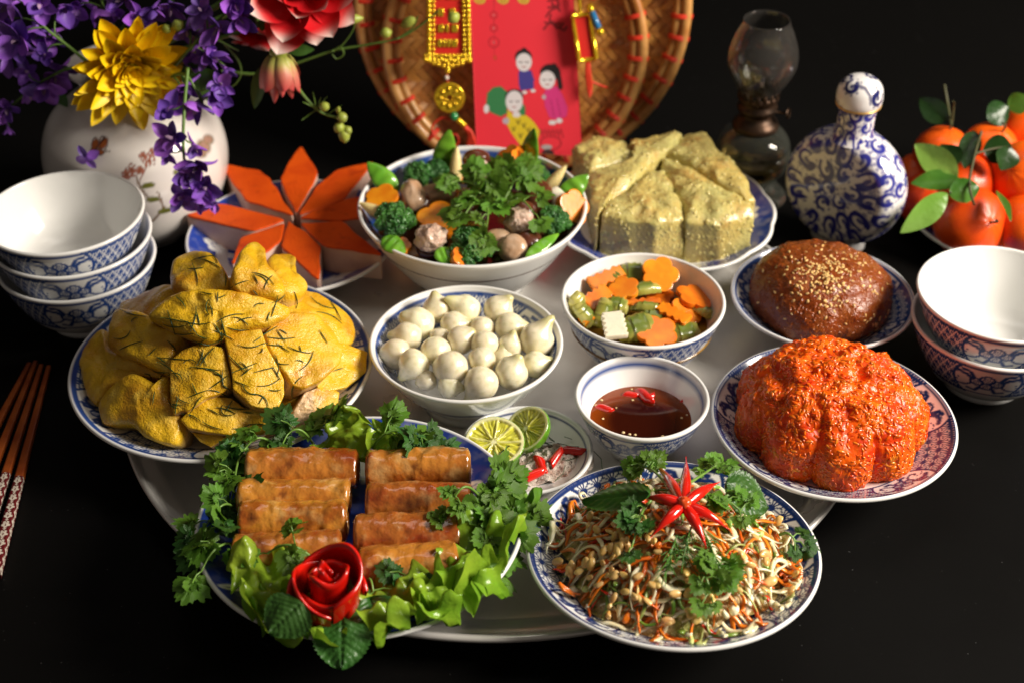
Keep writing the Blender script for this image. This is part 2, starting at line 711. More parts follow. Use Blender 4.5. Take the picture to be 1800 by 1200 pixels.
def plate_geo(R, H, segs, nb, r0=.60, scal=0.0, nscal=10):
    rf = R * .55
    pr, side = [], []
    for r, z in ((0, .004), (rf - .004, .004), (rf - .003, 0), (rf, 0), (rf + .002, .005)):
        pr.append((r, z)); side.append(0)
    for t in np.linspace(.1, 1, 8):
        pr.append((rf + (R - .0008 - rf) * t, .005 + (H - .003 - .005) * t ** 1.25)); side.append(0)
    for a in (-.4, .3, 1.0, 1.57):
        pr.append((R - .0017 + .0017 * math.cos(a), H - .0017 + .0017 * math.sin(a))); side.append(2)
    ra = R * r0
    for t in np.linspace(1, 0, nb):
        r = ra + (R - .002 - ra) * t
        pr.append((r, .0068 + (H - .0068) * t ** 1.35)); side.append(3)
    for t in np.linspace(.93, 0, 12):
        pr.append((ra * t, .0066)); side.append(4)
    pr = np.array(pr)
    rf_ = None
    if scal:
        rf_ = lambda T, K: 1 + scal * np.abs(np.cos(T * nscal / 2)) * sst(.75, 1.0, pr[K, 0] / R)
    g, T, K = lathe(pr, segs, rf_)
    return g, T, K, pr, np.array(side)


def net_plate(R, H, segs, nb, n=5, a=.011, lw=.0008, phase=0.0, bw=(.66, .95), r0=.6, col=DBLUE, fill=.0):
    g, T, K, pr, side = plate_geo(R, H, segs, nb, r0)
    r = pr[K, 0]
    hgt = (bw[1] - bw[0]) * R
    rm = R * (bw[0] + bw[1]) / 2
    m = np.where(side[K] == 3, band(T * rm, r - bw[0] * R, 2 * np.pi * rm, hgt, n, a, lw, phase, cw=.5, fill=fill), 0)
    m = np.where(side[K] == 3, np.maximum(m, line(r - R * .975, lw * 1.6)), m)
    return g, rgba(m, col)


def blossom(X, Y, r, rot=0.0, k=5):
    th = np.arctan2(Y, X) + rot
    d = np.hypot(X, Y)
    return 1 - sst(-.0006, .0008, d - r * (.62 + .38 * np.abs(np.cos(th * k / 2))))


def wash_plate(R, H, segs, nb, seed, scal=0.0, nscal=12, col=(.018, .050, .32)):
    """blue ground with white flowers and leaves left in reserve"""
    g, T, K, pr, side = plate_geo(R, H, segs, nb, .62, scal, nscal)
    V = g[0]
    r = pr[K, 0]
    up = (side[K] >= 3)
    rs = np.random.default_rng(seed)
    white = np.zeros(len(V))
    lines = np.zeros(len(V))
    for i in range(8):
        th = i * 2 * np.pi / 8 + rs.uniform(-.15, .15)
        rr = R * rs.uniform(.62, .80)
        cx, cy = rr * math.cos(th), rr * math.sin(th)
        q = rs.uniform(.009, .016)
        white = np.maximum(white, blossom(V[:, 0] - cx, V[:, 1] - cy, q, rs.uniform(0, 6), int(rs.integers(4, 7))))
        lines = np.maximum(lines, line(np.hypot(V[:, 0] - cx, V[:, 1] - cy) - q * .3, .0011))
        for s in (-1, 1):
            a2 = th + s * rs.uniform(.10, .2)
            bx, by = (rr + rs.uniform(-.012, .014)) * math.cos(a2), (rr + rs.uniform(-.012, .014)) * math.sin(a2)
            al = rs.uniform(0, 6)
            u = (V[:, 0] - bx) * math.cos(al) + (V[:, 1] - by) * math.sin(al)
            v = -(V[:, 0] - bx) * math.sin(al) + (V[:, 1] - by) * math.cos(al)
            white = np.maximum(white, 1 - sst(.85, 1.1, np.hypot(u / .0095, v / .0036)))
            lines = np.maximum(lines, line(v, .0008) * (np.abs(u) < .007))
    nz = fbm(V, 120, 3, seed)
    ground = np.clip(1.0 + .18 * nz, 0, 1) * (r < R * .975)
    m = ground * (1 - white) + white * lines * .7
    m = np.where(up, m, 0)
    return g, rgba(m, col)


def ceramic(kind, loc, g, paint, label, cat, group=None, tilt=None):
    V = g[0]
    if tilt is not None:
        V = V @ np.asarray(tilt).T
    return put(kind, (V + np.asarray(loc), g[1]), PORC, None, paint=paint, org=loc, label=label, cat=cat, group=group)


TZ = .0045                                        # top of the tray's floor
# --- rice bowls (the two stacks on the table share one mesh; the carrot bowl is one of them too)
gb, pb = make_bowl(.0633, .060, .030, .50, 720, 34, 10, y0=.42, y1=.96, n=4, a=.0080, lw=.00085, phase=.13, fill=.16)
BOWL = mesh('rice_bowl', gb, PORC, paint=pb)


def rice_bowl(loc, rz, label, group, s=1.0):
    o = inst('rice_bowl', BOWL, None, loc, rotm((0, 0, 1), rz), s)
    return tag(o, label, 'bowl', group)


LB = A3(-.355, .038, .0)
rice_bowl(LB + A3(.004, -.004, 0), 2.75, 'blue and white rice bowl at the bottom of the three-bowl stack beside the vase', 'stacked bowls by the vase')
rice_bowl(LB + A3(.003, -.001, .0205), 2.78, 'blue and white rice bowl in the middle of the three-bowl stack beside the vase', 'stacked bowls by the vase')
rice_bowl(LB + A3(0, 0, .0410), 2.71, 'blue and white rice bowl topmost of the three-bowl stack, its empty white inside showing', 'stacked bowls by the vase')
RB = A3(.3688, -.048, .0)
rice_bowl(RB + A3(-.001, -.003, 0), 2.25, 'blue and white rice bowl underneath in the two-bowl stack beside the red rice', 'stacked bowls by the red rice')
rice_bowl(RB + A3(0, 0, .0235), 2.29, 'blue and white rice bowl on top of the two-bowl stack, empty white inside', 'stacked bowls by the red rice')
CB = A3(.101, -.0296, TZ)
rice_bowl(CB, .62, 'blue and white bowl holding pickled carrot flowers and cucumber', None)
# --- dipping sauce bowl
DB = A3(.0934, -.1343, TZ)
g, p = make_bowl(.0484, .0485, .022, .52, 640, 34, 10, y0=.40, y1=.93, n=4, a=.0075, lw=.0008, phase=-.27, rimline=.90, fill=.10)
ceramic('sauce_bowl', DB, g, p, 'small blue and white bowl of dark dipping sauce with chilli', 'bowl')
# --- footed onion bowl
OB = A3(-.0341, -.0795, TZ)
g, p = make_bowl(.0722, .057, .034, .78, 720, 14, 34, inner='band', outer=False, a=.0085, lw=.0008)
ceramic('onion_bowl', OB, g, p, 'footed white bowl with blue patterned inside, full of pickled onions', 'bowl')
# --- vegetable bowl
VB = A3(-.0325, .084, TZ)
g, p = make_bowl(.0947, .076, .045, .70, 360, 16, 26, inner='wash', outer=False, lw=.0009)
ceramic('soup_bowl', VB, g, p, 'large white footed bowl with broccoli, mushrooms and carrots in broth', 'bowl')
# --- small lime dish
LD = A3(.0101, -.1645, TZ)
g, p = make_bowl(.0476, .0255, .026, .62, 300, 10, 22, outer=False, lw=.0008, rimline=.90, col=DBLUE)
ceramic('lime_dish', LD, g, p, 'small white dish with a dark blue line, holding lime, salt and chilli', 'dish')
# --- plates
SP = A3(.1032, -.283, .0215)
STILT = rotm((1, 0, 0), -math.radians(5.5))
g, p = net_plate(.0941, .0255, 1300, 40, n=5, a=.0115, lw=.00085, phase=.42, bw=(.70, .955))
ceramic('salad_plate', SP, g, p, 'blue and white star patterned plate under the shredded salad', 'plate', tilt=STILT)
OP = A3(.2285, -.1508, .0215)
g, p = net_plate(.0866, .0255, 1100, 34, n=5, a=.0080, lw=.00075, phase=.30, bw=(.70, .955), fill=.25)
ceramic('rice_plate', OP, g, p, 'blue and white star patterned plate under the red sticky rice', 'plate')
BP = A3(.2459, -.0004, .0225)
g, p = net_plate(.0725, .0255, 900, 30, n=5, a=.0075, lw=.0007, phase=.10, bw=(.66, .94), col=BLUE, fill=.2)
ceramic('dessert_plate', BP, g, p, 'blue and white plate under the brown sesame sticky rice', 'plate')
CP = A3(-.2161, -.0875, .0215)
g, p = net_plate(.1120, .0265, 1200, 36, n=5, a=.0115, lw=.00085, phase=.55, bw=(.74, .955), col=BLUE)
ceramic('chicken_plate', CP, g, p, 'big blue and white star patterned plate under the yellow chicken', 'plate')
RP = A3(-.099, -.2574, .0225)
g, p = wash_plate(.1071, .0275, 520, 30, 3)
ceramic('roll_plate', RP, g, p, 'deep blue plate with white flowers under the fried rolls', 'plate', tilt=rotm((1, 0, 0), -math.radians(1.5)))
PP = A3(-.1864, .0986, .0165)
g, p = wash_plate(.0897, .0245, 420, 26, 11)
ceramic('pork_plate', PP, g, p, 'blue plate with white flowers under the orange pork slices', 'plate')
KP = A3(.1292, .1346, .0185)
g, p = wash_plate(.0975, .0245, 520, 26, 5, .022, 12)
ceramic('cake_plate', KP, g, p, 'blue scalloped plate with white leaves under the square rice cake', 'plate')
FP = at(1800, 402, 0.0)
g, p = wash_plate(.114, .026, 360, 22, 21)
ceramic('fruit_plate', FP, g, p, 'blue plate under the tangerines at the back', 'plate')

# ================================================================== CHICKEN
SKIN = mat('chicken_skin', (.72, .43, .013), .28, sss=.05, srad=(.004, .002, .0006), var=((.54, .235, .008), 34, 5, .46, .68), var2=((.76, .50, .06), 85, 3, .52, .72),
           bump=(680, .55, .0017), bump2=(120, .30, .005), paint=True, rvar=(60, .20, .48), coat=.12)
CH = CP + A3(.003, .02, .010)


def mound(c, R, h, p=1.7, base=0.0):
    return lambda x, y: base + h * np.clip(1 - (np.hypot(x - c[0], y - c[1]) / R) ** p, -.3, 1)


chm = mound(CH, .120, .072, 1.45, .030)


def slope(hf, P, e=.004):
    dx = (hf(P[0] + e, P[1]) - hf(P[0] - e, P[1])) / (2 * e)
    dy = (hf(P[0], P[1] + e) - hf(P[0], P[1] - e)) / (2 * e)
    return unit([-float(dx), -float(dy), 1])


FLESH = A3(.62, .43, .26)
V = pillow([CH + A3(.086 * math.cos(a), .082 * math.sin(a), .0) for a in np.linspace(0, 6.283, 17)[:-1]], (0, 0, 1), .060, .002, 64, 14, 1.8, .008, 34, 2)[0]
put('chicken_piece', V, SKIN, paint=np.zeros((len(V[0]), 4)), label='large yellow chicken piece at the bottom of the pile, mostly covered', cat='chicken', group='pieces of boiled chicken')
chick = [
    # outline (photo px), layer, dome, depth, flesh on the cut side, label
    ([(215, 540), (248, 520), (290, 508), (330, 508), (318, 535), (285, 552), (262, 572), (222, 580)], .006, .010, .016, 0, 'yellow chicken piece at the upper left of the pile under the wing'),
    ([(310, 470), (335, 453), (365, 450), (388, 465), (402, 495), (396, 516), (340, 522), (303, 510)], .020, .014, .02, 0, 'knobby yellow chicken piece left of the head at the back of the pile'),
    ([(468, 462), (492, 451), (514, 463), (518, 492), (540, 512), (510, 520), (484, 500)], .018, .012, .02, 0, 'small knobby chicken piece right of the head at the back of the pile'),
    ([(500, 508), (540, 513), (582, 536), (617, 570), (622, 602), (590, 610), (560, 588), (520, 566), (498, 540)], .004, .010, .014, 0, 'long yellow chicken piece running down the right rear of the pile'),
    ([(410, 470), (424, 440), (446, 428), (464, 440), (470, 468), (488, 488), (500, 512), (487, 527), (450, 520), (415, 514), (404, 492)], .034, .014, .026, 0, 'chicken head piece standing highest at the back of the pile'),
    ([(563, 612), (600, 605), (643, 622), (641, 655), (610, 680), (560, 690), (545, 650)], .004, .009, .016, 1, 'bright yellow chicken piece at the right edge of the pile'),
    ([(505, 770), (512, 725), (535, 690), (575, 677), (598, 690), (596, 708), (566, 735), (546, 750), (520, 762)], .004, .007, .012, 1, 'yellow chicken piece with shredded pale flesh at the lower right'),
    ([(160, 600), (187, 582), (196, 615), (240, 634), (286, 657), (300, 668), (250, 664), (200, 688), (186, 702), (172, 714), (158, 692), (148, 660), (146, 625)], .004, .012, .018, 0, 'smooth yellow chicken piece at the far left of the pile'),
    ([(200, 560), (214, 545), (258, 555), (290, 577), (320, 592), (308, 614), (300, 657), (274, 650), (232, 630), (192, 613), (196, 580)], .016, .012, .016, 0, 'broad yellow chicken breast piece left of centre below the wing'),
    ([(180, 700), (200, 680), (240, 660), (280, 680), (297, 663), (301, 700), (320, 720), (317, 770), (300, 783), (260, 770), (233, 750), (187, 747), (176, 722)], .010, .014, .022, 0, 'rounded chicken thigh piece at the lower left of the pile'),
    ([(318, 738), (340, 717), (366, 698), (406, 700), (427, 717), (467, 723), (484, 734), (477, 753), (460, 764), (417, 766), (364, 760), (332, 754)], .010, .008, .014, 1, 'flat yellow chicken piece lying at the front of the pile'),
    ([(301, 634), (320, 616), (353, 606), (393, 612), (406, 652), (408, 678), (393, 690), (360, 700), (327, 722), (318, 722), (302, 728), (298, 684)], .018, .008, .018, 1, 'squarish yellow chicken piece left of the upright centre slab'),
    ([(463, 590), (483, 566), (513, 551), (560, 556), (580, 580), (597, 614), (594, 641), (567, 668), (533, 684), (510, 678), (493, 654), (478, 630)], .018, .015, .02, 1, 'rounded chicken drum piece right of the centre slab'),
    ([(395, 597), (420, 584), (458, 580), (467, 607), (480, 634), (497, 668), (497, 694), (484, 724), (443, 714), (410, 684), (404, 646)], .022, .008, .022, 1, 'upright rectangular chicken slab at the centre of the pile'),
    ([(262, 557), (283, 534), (317, 518), (360, 512), (410, 515), (467, 528), (507, 542), (500, 560), (460, 577), (423, 582), (393, 593), (364, 602), (327, 590), (290, 573)], .030, .016, .014, 0, 'whole chicken wing lying across the top of the pile'),
    ([(338, 760), (375, 764), (400, 768), (372, 786), (352, 776)], .000, .004, .008, 1, 'small dangling chicken scrap under the front piece'),
]
PIECE_C = []
PIECE_N = ['upper left chicken piece', 'knobby chicken piece left of the head', 'small chicken knob right of the head', 'long right rear chicken piece', 'chicken head piece', 'right edge chicken piece', 'torn pale chicken piece', 'far left chicken piece', 'broad chicken breast piece below the wing', 'lower left chicken thigh', 'flat front chicken piece', 'squarish chicken piece', 'rounded chicken drum piece', 'upright centre chicken slab', 'whole chicken wing', 'dangling chicken scrap']
for i, (o, off, H, dep, fl, lab) in enumerate(chick):
    if fl:
        off, dep = off + .004, dep + .006
    P = np.array([on_height(x, y, chm, off) for x, y in o])
    c = P.mean(0)
    cc = np.array(o, float).mean(0)
    nrm = slope(chm, c)
    if off > .033:
        nrm = unit(nrm + A3(0, -.5, .2))
    gg, K = pillow(P, nrm, H * (.30 if fl else .6), dep, 110, 14, 6.0 if fl else 3.2, .0019, 55, i * 3 + 1, .90, lin=bool(fl), centre=.5 * c + .5 * on_height(cc[0], cc[1], chm, off))
    V = gg[0]
    PIECE_C.append(V[:96 * 4].mean(0))
    if 'whole chicken wing' in lab:
        d = fbm(V * A3(1, .4, 1), 190, 2, 8)
        V = V + nrm * (np.where(K < 12, .0016, 0) * d)[:, None]
    fl_m = np.where(K >= 15, .9, 0) * (.75 + .5 * fbm(V, 220, 3, i)) if fl else np.where(K >= 16, .6, 0)
    if 'shredded' in lab:
        qx, qy = to_px(V)
        fl_m = np.maximum(fl_m, sst(575, 540, qx + 12 * fbm(V, 300, 2, 2)) * .9)
        V = V + nrm * (fbm(V * A3(1, 2.5, 1), 320, 2, 7) * .0016 * (fl_m > .3))[:, None]
    put('chicken_piece', (V, gg[1]), SKIN, paint=rgba(fl_m, FLESH), label=lab, cat='chicken', group='pieces of boiled chicken')

SHRED = mat('lime_leaf_shred', (.018, .055, .012), .4, val=.4)
rs = np.random.default_rng(3)
allhf = []
shreds = []
dg = bpy.context.evaluated_depsgraph_get()
CAST = []


def surf_cast(objs):
    """ray caster against finished meshes: pixel -> world point and normal"""
    from mathutils.bvhtree import BVHTree
    Vs, Fs, o = [], [], 0
    for ob in objs:
        me = ob.data
        n = len(me.vertices)
        co = np.empty(n * 3, np.float32)
        me.vertices.foreach_get('co', co)
        M = np.array(ob.matrix_basis)
        co = co.reshape(-1, 3) @ M[:3, :3].T + W[ob]
        Vs += [Vector(v) for v in co.tolist()]
        Fs += [[v + o for v in p.vertices] for p in me.polygons]
        o += n
    t = BVHTree.FromPolygons(Vs, Fs)

    def cast(x, y):
        h = t.ray_cast(Vector(CAM), Vector(ray(x, y)))
        return (np.array(h[0]), np.array(h[1])) if h[0] is not None else (None, None)
    return cast


ccast = surf_cast([o for o in COL.objects if o.name.startswith('chicken_piece')])
n_s = 0
while n_s < 125:
    x, y = rs.normal(400, 110), rs.normal(590, 80)
    L = rs.uniform(14, 56)
    a = rs.uniform(0, 6.28)
    bend = rs.normal(0, .5)
    pts = []
    for t in np.linspace(-.5, .5, 7):
        px = x + L * t * math.cos(a + bend * t)
        py = y + L * .8 * t * math.sin(a + bend * t)
        q, nn = ccast(px, py)
        if q is not None:
            if nn @ ray(px, py) > 0:
                nn = -nn
            pts.append(q + nn * .0008)
    if len(pts) < 6 or np.linalg.norm(np.diff(pts, axis=0), axis=1).max() > .011:
        n_s += .12
        continue
    pts = np.array(pts)
    pts[1:-1] = .5 * pts[1:-1] + .25 * (pts[:-2] + pts[2:])
    k_ = int(np.argmin([np.linalg.norm(q_ - pts.mean(0)) for q_ in PIECE_C]))
    put('lime_leaf_shred', tube(pts, [.0002, .0003, .0004, .00042, .0004, .0003, .0002][:len(pts)], 5), SHRED, label='dark green lime leaf thread lying on the ' + PIECE_N[k_], cat='leaf shred', group='lime leaf threads on the chicken')
    n_s += 1

# ================================================================== FRIED ROLLS
ROLL = mat('fried_wrapper', (.50, .19, .026), .22, sss=.05, srad=(.004, .002, .001), var=((.27, .052, .006), 42, 6, .44, .66), var2=((.60, .36, .13), 60, 5, .54, .76),
           bump=(300, .26, .0016), bump2=(70, .45, .005), hue=.008, val=.14, coat=1.0, rvar=(90, .10, .30), paint=True)
rolls = [((433, 826), (632, 822), .0158, 'fried roll at the top of the left column, charred spots on its left'),
         ((418, 876), (617, 872), .0150, 'pale fried roll second from the top in the left column'),
         ((421, 918), (612, 914), .0162, 'fried roll third in the left column with a loose wrapper edge'),
         ((409, 976), (602, 968), .0152, 'reddish fried roll at the bottom left behind the tomato rose'),
         ((643, 828), (828, 824), .0162, 'dark browned fried roll at the top of the right column beside the lime'),
         ((643, 884), (832, 884), .0153, 'smooth fried roll second in the right column under a coriander leaf'),
         ((622, 942), (812, 938), .0155, 'fried roll third in the right column with a pale blistered left end'),
         ((630, 1000), (806, 986), .0160, 'fried roll at the bottom right above the lettuce, one dark speck')]
RZ = RP[2] + .0068
rcs = []
for i, ((x0, y0), (x1, y1), r, lab) in enumerate(rolls):
    z = RZ + r + .004
    r *= .89
    a, b = at(x0, y0, z), at(x1, y1, z)
    ax = unit(b - a)
    n = 46
    u = np.linspace(0, 1, n)
    m = 40
    th = np.linspace(0, 2 * np.pi, m, endpoint=False)
    fr = frame(ax, (0, 0, 1))
    u = np.concatenate([[0], np.linspace(.004, .996, n - 2), [1]])
    e_ = np.minimum(u, 1 - u)
    prof = np.where(e_ < .001, .55, np.minimum(1.0, .64 + 3.6 * e_ ** .6)) * (1 + .03 * np.sin(u * 5 + i))
    U, T = np.meshgrid(u, th, indexing='ij')
    loc = (U[..., None] * 0 + a) + (b - a) * U[..., None]
    rr = r * prof[:, None] * (1 + .035 * np.cos(2 * T + i) + .03 * np.sin(3 * T + i * 2)) * (1 + .018 * np.sin(T + U * 4))
    # wrapper seam
    seam = ((T - 1.2 - i) % (2 * np.pi)) / (2 * np.pi)
    rr = rr * (1 + .035 * (1 - seam))
    V = loc + rr[..., None] * (np.cos(T)[..., None] * fr[:, 0] + np.sin(T)[..., None] * fr[:, 1])
    V = V.reshape(-1, 3)
    dsp = fbm(V + i, 95, 3, i) * .0008 + fbm(V + i, 300, 2, i + 40) * .0004
    dsp = dsp + .0013 * np.clip(fbm(V + i, 170, 2, i + 60) - .15, 0, 1)
    nd = V - (a + np.outer((V - a) @ ax, ax))
    V = V + nd / (np.linalg.norm(nd, axis=1)[:, None] + 1e-9) * dsp[:, None]
    o = len(V)
    V = np.concatenate([V, [a + ax * .002], [b - ax * .002]])
    j = np.arange(m)
    F = [gridf(n, m, wv=True, flip=True), np.stack([j, (j + 1) % m, np.full(m, o)], 1), np.stack([(j + 1) % m + (n - 1) * m, j + (n - 1) * m, np.full(m, o + 1)], 1)]
    pm = sst(.5, 1.0, fbm(V + i * 3, 60, 3, 90 + i)) * .8
    pm = np.maximum(pm, 1 - sst(.0018, .0035, np.linalg.norm(V - (a + (b - a) * rs.uniform(.15, .6) + A3(0, -.008, r * .8)), axis=1)))
    endm = np.clip(1 - np.minimum((V - a) @ ax, (b - V) @ ax) / .006, 0, 1) * .6
    put('fried_roll', (V, F), ROLL, paint=rgba(np.maximum(pm * .75, endm * .5), (.13, .028, .006)), label=lab, cat='fried roll', group='fried rolls on the blue plate')

# ================================================================== LEAVES AND HERBS
CIL = leafmat('coriander_leaf', (.085, .215, .018), (.17, .33, .035), .30, 60, .35)
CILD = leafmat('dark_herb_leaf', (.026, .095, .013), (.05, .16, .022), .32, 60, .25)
STEM = mat('herb_stem', (.13, .25, .04), .35, val=.2)
LET = leafmat('lettuce_leaf', (.36, .50, .040), (.20, .38, .022), .24, 26, .35, bump=(70, .7, .004), hue=.01, val=.12)
MINT = leafmat('mint_leaf', (.028, .10, .015), (.05, .15, .024), .38, 30, .2, bump=(130, .8, .003))


def cil_leaf(seed, size=1.0):
    """three-lobed toothed blade, base at the origin, tip along +y"""
    r_ = np.random.default_rng(seed)
    n = 54
    ph = np.linspace(-2.15, 2.15, n)
    r = np.zeros(n)
    for c0, w0, l0 in ((0, .78, 1.0), (-1.15, .74, .90), (1.15, .74, .90)):
        d = np.abs(ph - c0) / w0
        r = np.maximum(r, l0 * np.where(d < 1, (1 - d ** 2.6) ** .38, 0))
    r = np.maximum(r, .42) * (1 + .11 * (np.abs(((ph * 2.6 + .5) % 1) - .5) * 4 - 1) * (r > .5))
    r *= 1 + .06 * r_.normal(size=n)
    V = [[0, 0, 0]]
    a1, a2 = r_.uniform(0, 6, 2)
    for s in (.35, .7, 1.0):
        x, y = np.sin(ph) * r * s, np.cos(ph) * r * s
        z = .10 * np.sin(ph * 3 + a1) * s + .10 * s * s * np.cos(ph * 2 + a2) - .18 * (x * x + y * y) * r_.uniform(.3, 1.2)
        V += np.stack([x, y, z], 1).tolist()
    V = np.array(V)
    F = [np.stack([np.zeros(n - 1, int), np.arange(1, n), np.arange(2, n + 1)], 1)[:, ::-1]]
    F.append(gridf(3, n) + 1)
    return (V * size, F)


CILM = [mesh('coriander_leaf', cil_leaf(i), CIL) for i in range(5)]
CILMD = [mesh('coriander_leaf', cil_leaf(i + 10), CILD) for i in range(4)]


def sprig(base, tip, n, size, seed, label, group=None, name='coriander_sprig', sag=.012, bank=None, up=(0, -.35, 1), rise=.0, cat='herb'):
    """stem from base to tip (world), leaves on both sides and at the end"""
    r_ = np.random.default_rng(seed)
    base, tip = np.asarray(base, float), np.asarray(tip, float)
    bank = bank or CILM
    root = thing(name, base, label, cat, group)
    d = tip - base
    L = np.linalg.norm(d)
    side = unit(np.cross(d, A3(0, 0, 1)))
    t = np.linspace(0, 1, 12)
    path = base + d * t[:, None] + A3(0, 0, 1) * (np.sin(np.pi * t) * sag + rise * t)[:, None] + side * (np.sin(t * 3.1 + seed) * L * .06)[:, None]
    gs = [tube(path, np.linspace(.0011, .0006, 12), 6)]
    for k in range(n):
        tt = 1.0 if k == 0 else r_.uniform(.25, 1.0)
        i = min(int(tt * 11), 10)
        p0 = path[i] + (path[i + 1] - path[i]) * (tt * 11 - i)
        tang = unit(path[i + 1] - path[i])
        sgn = 0 if k == 0 else (1 if k % 2 else -1)
        dr = unit(tang * r_.uniform(.3, 1.0) + side * sgn * r_.uniform(.6, 1.1) + A3(0, 0, r_.uniform(-.1, .5)))
        pl = size * r_.uniform(.5, 1.1)
        p1 = p0 + dr * pl
        gs.append(tube(np.stack([p0, p0 + dr * pl * .5 + A3(0, 0, .002), p1]), .0005, 5))
        nrm = unit(np.asarray(up) + r_.normal(0, .38, 3))
        s = size * r_.uniform(.75, 1.25)
        inst('coriander_leaf', bank[int(r_.integers(len(bank)))], root, p1, frame(nrm, dr), s)
        if r_.random() < .75:
            for sg in (-1, 1):
                d2 = unit(dr * .5 + np.cross(nrm, dr) * sg)
                inst('coriander_leaf', bank[int(r_.integers(len(bank)))], root, p1 - dr * pl * .25, frame(unit(nrm + r_.normal(0, .3, 3)), d2), s * .7)
    put('stem', join(gs), STEM, root)
    return root


def lettuce(name, base, tip, wid, seed, label, amp=.010, mat_=None, up=(0, 0, 1), curl=.0, group=None, nwav=3.0):
    """ruffled leaf blade from its base to its tip"""
    base, tip = np.asarray(base, float), np.asarray(tip, float)
    L = np.linalg.norm(tip - base)
    fr = frame_y(tip - base, up)

    def fn(u, v):
        w = wid * (.30 + .70 * np.sin(np.clip(u * 1.15, 0, 1) * np.pi / 2)) * np.where(u > .8, np.sqrt(np.clip(1 - ((u - .8) / .215) ** 2, 0, 1)), 1)
        x = v * w
        z = amp * (np.abs(v) ** 1.3 * np.sin(u * nwav * 5 + seed + 2.2 * np.sign(v)) + .7 * u ** 2 * np.sin(v * nwav * 2.2 + seed * 2)) + curl * u ** 2 * L
        z = z + .0035 * np.abs(np.sin(v * 5 + u * 3)) * (1 - np.abs(v)) - .004 * np.exp(-(v / .12) ** 2) + .25 * amp * np.abs(v)
        P = np.stack([x, u * L, z], -1)
        P[:, 2] += fbm(P + seed, 110, 3, seed) * .0030 + fbm(P + seed, 45, 2, seed + 3) * .004
        P[:, 0] += fbm(P + seed, 60, 2, seed + 4) * .003
        P[:, 1] += fbm(P + seed, 60, 2, seed + 6) * .004
        return P
    g = sheet(fn, 44, 40)
    return put(name, tf(g, fr, base), mat_ or LET, label=label, cat='salad leaf', group=group, org=base)


def rim_pt(x, y, z=.045):
    return at(x, y, z)


# lettuce round the rolls
lettuce('lettuce_leaf', at(556, 1022, .050), at(414, 1046, .060), .034, 1, 'bright lettuce leaf left of the tomato rose', .009, curl=.06)
lettuce('lettuce_leaf', at(530, 1056, .052), at(470, 1094, .056), .026, 5, 'small lettuce piece behind the mint leaf, left of the tomato rose', .008)
lettuce('lettuce_leaf', at(652, 1034, .050), at(738, 1072, .060), .032, 2, 'ruffled lettuce leaf just right of the tomato rose', .012, curl=.05, nwav=3.6)
lettuce('lettuce_leaf', at(765, 1018, .050), at(826, 1064, .060), .032, 9, 'ruffled lettuce leaf at the front right of the roll plate', .012, curl=.03, nwav=3.8)
lettuce('lettuce_leaf', at(800, 960, .050), at(880, 982, .062), .040, 3, 'large glossy lettuce leaf at the right rim of the roll plate', .011, curl=.04, nwav=3)
lettuce('lettuce_leaf', at(560, 800, .045), at(650, 752, .062), .020, 4, 'blistered green lettuce leaf behind the top rolls', .008, up=(0, -.5, 1), nwav=3)
lettuce('lettuce_leaf', at(640, 800, .044), at(700, 765, .055), .020, 12, 'crinkled green lettuce piece right behind the top rolls', .008, up=(0, -.4, 1), nwav=4)
lettuce('lettuce_leaf', at(590, 1060, .054), at(540, 1118, .054), .022, 14, 'yellowish lettuce piece hanging at the rim under the tomato rose', .006)
lettuce('lettuce_leaf', at(840, 890, .040), at(915, 920, .048), .030, 22, 'dark lettuce leaf under the coriander at the right rim', .009, LEAF2 if False else CIL)
sp_l = [((450, 800), (400, 870), 'coriander sprig left of the top fried roll'), ((430, 850), (385, 852), 'coriander sprig hanging toward the chicken plate'),
        ((420, 900), (368, 915), 'coriander sprig at the left rim of the roll plate'), ((420, 930), (350, 962), 'coriander sprig at the outer left below the bent stem'),
        ((430, 960), (360, 1005), 'coriander sprig at the lower left rim of the roll plate'), ((500, 800), (430, 790), 'coriander sprig under the edge of the chicken plate'),
        ((560, 795), (500, 765), 'coriander sprig in front of the yellow chicken'), ((600, 800), (570, 745), 'coriander sprig behind the middle of the top rolls'),
        ((640, 810), (720, 765), 'coriander sprig behind the dark browned roll'), ((690, 800), (765, 782), 'coriander sprig below the onion bowl foot')]
for i, (a, b, lab) in enumerate(sp_l):
    sprig(at(*a, .040), at(*b, .054 if i < 5 else .058), 4, .0132, 20 + i, lab, 'coriander round the rolls', bank=CILM if i % 3 else CILMD)
sp_r = [((840, 880), (905, 876), 'coriander sprig beside the lime dish'), ((840, 890), (912, 892), 'coriander sprig reaching over the rim toward the salad'),
        ((830, 900), (895, 925), 'coriander sprig at the right rim of the roll plate'), ((815, 940), (880, 960), 'coriander sprig lying on the large glossy lettuce leaf'),
        ((800, 985), (860, 1000), 'coriander sprig beside the bottom right roll'), ((740, 1020), (690, 1045), 'dark coriander sprig under the bottom right roll'),
        ((640, 1030), (658, 1056), 'dark coriander sprig right of the tomato rose'), ((560, 985), (470, 975), 'coriander sprig lying on the reddish bottom left roll'),
        ((840, 870), (795, 890), 'coriander leaf tip lying on the second right roll')]
for i, (a, b, lab) in enumerate(sp_r):
    z0, z1 = (.060, .066) if i in (7, 8) else (.043, .052)
    sprig(at(*a, z0), at(*b, z1), 3 if i in (7, 8) else (4 if i > 3 else 5), .0128 if i != 8 else .011, 60 + i, lab, 'coriander round the rolls', bank=CILMD if i in (5, 6) else CILM)


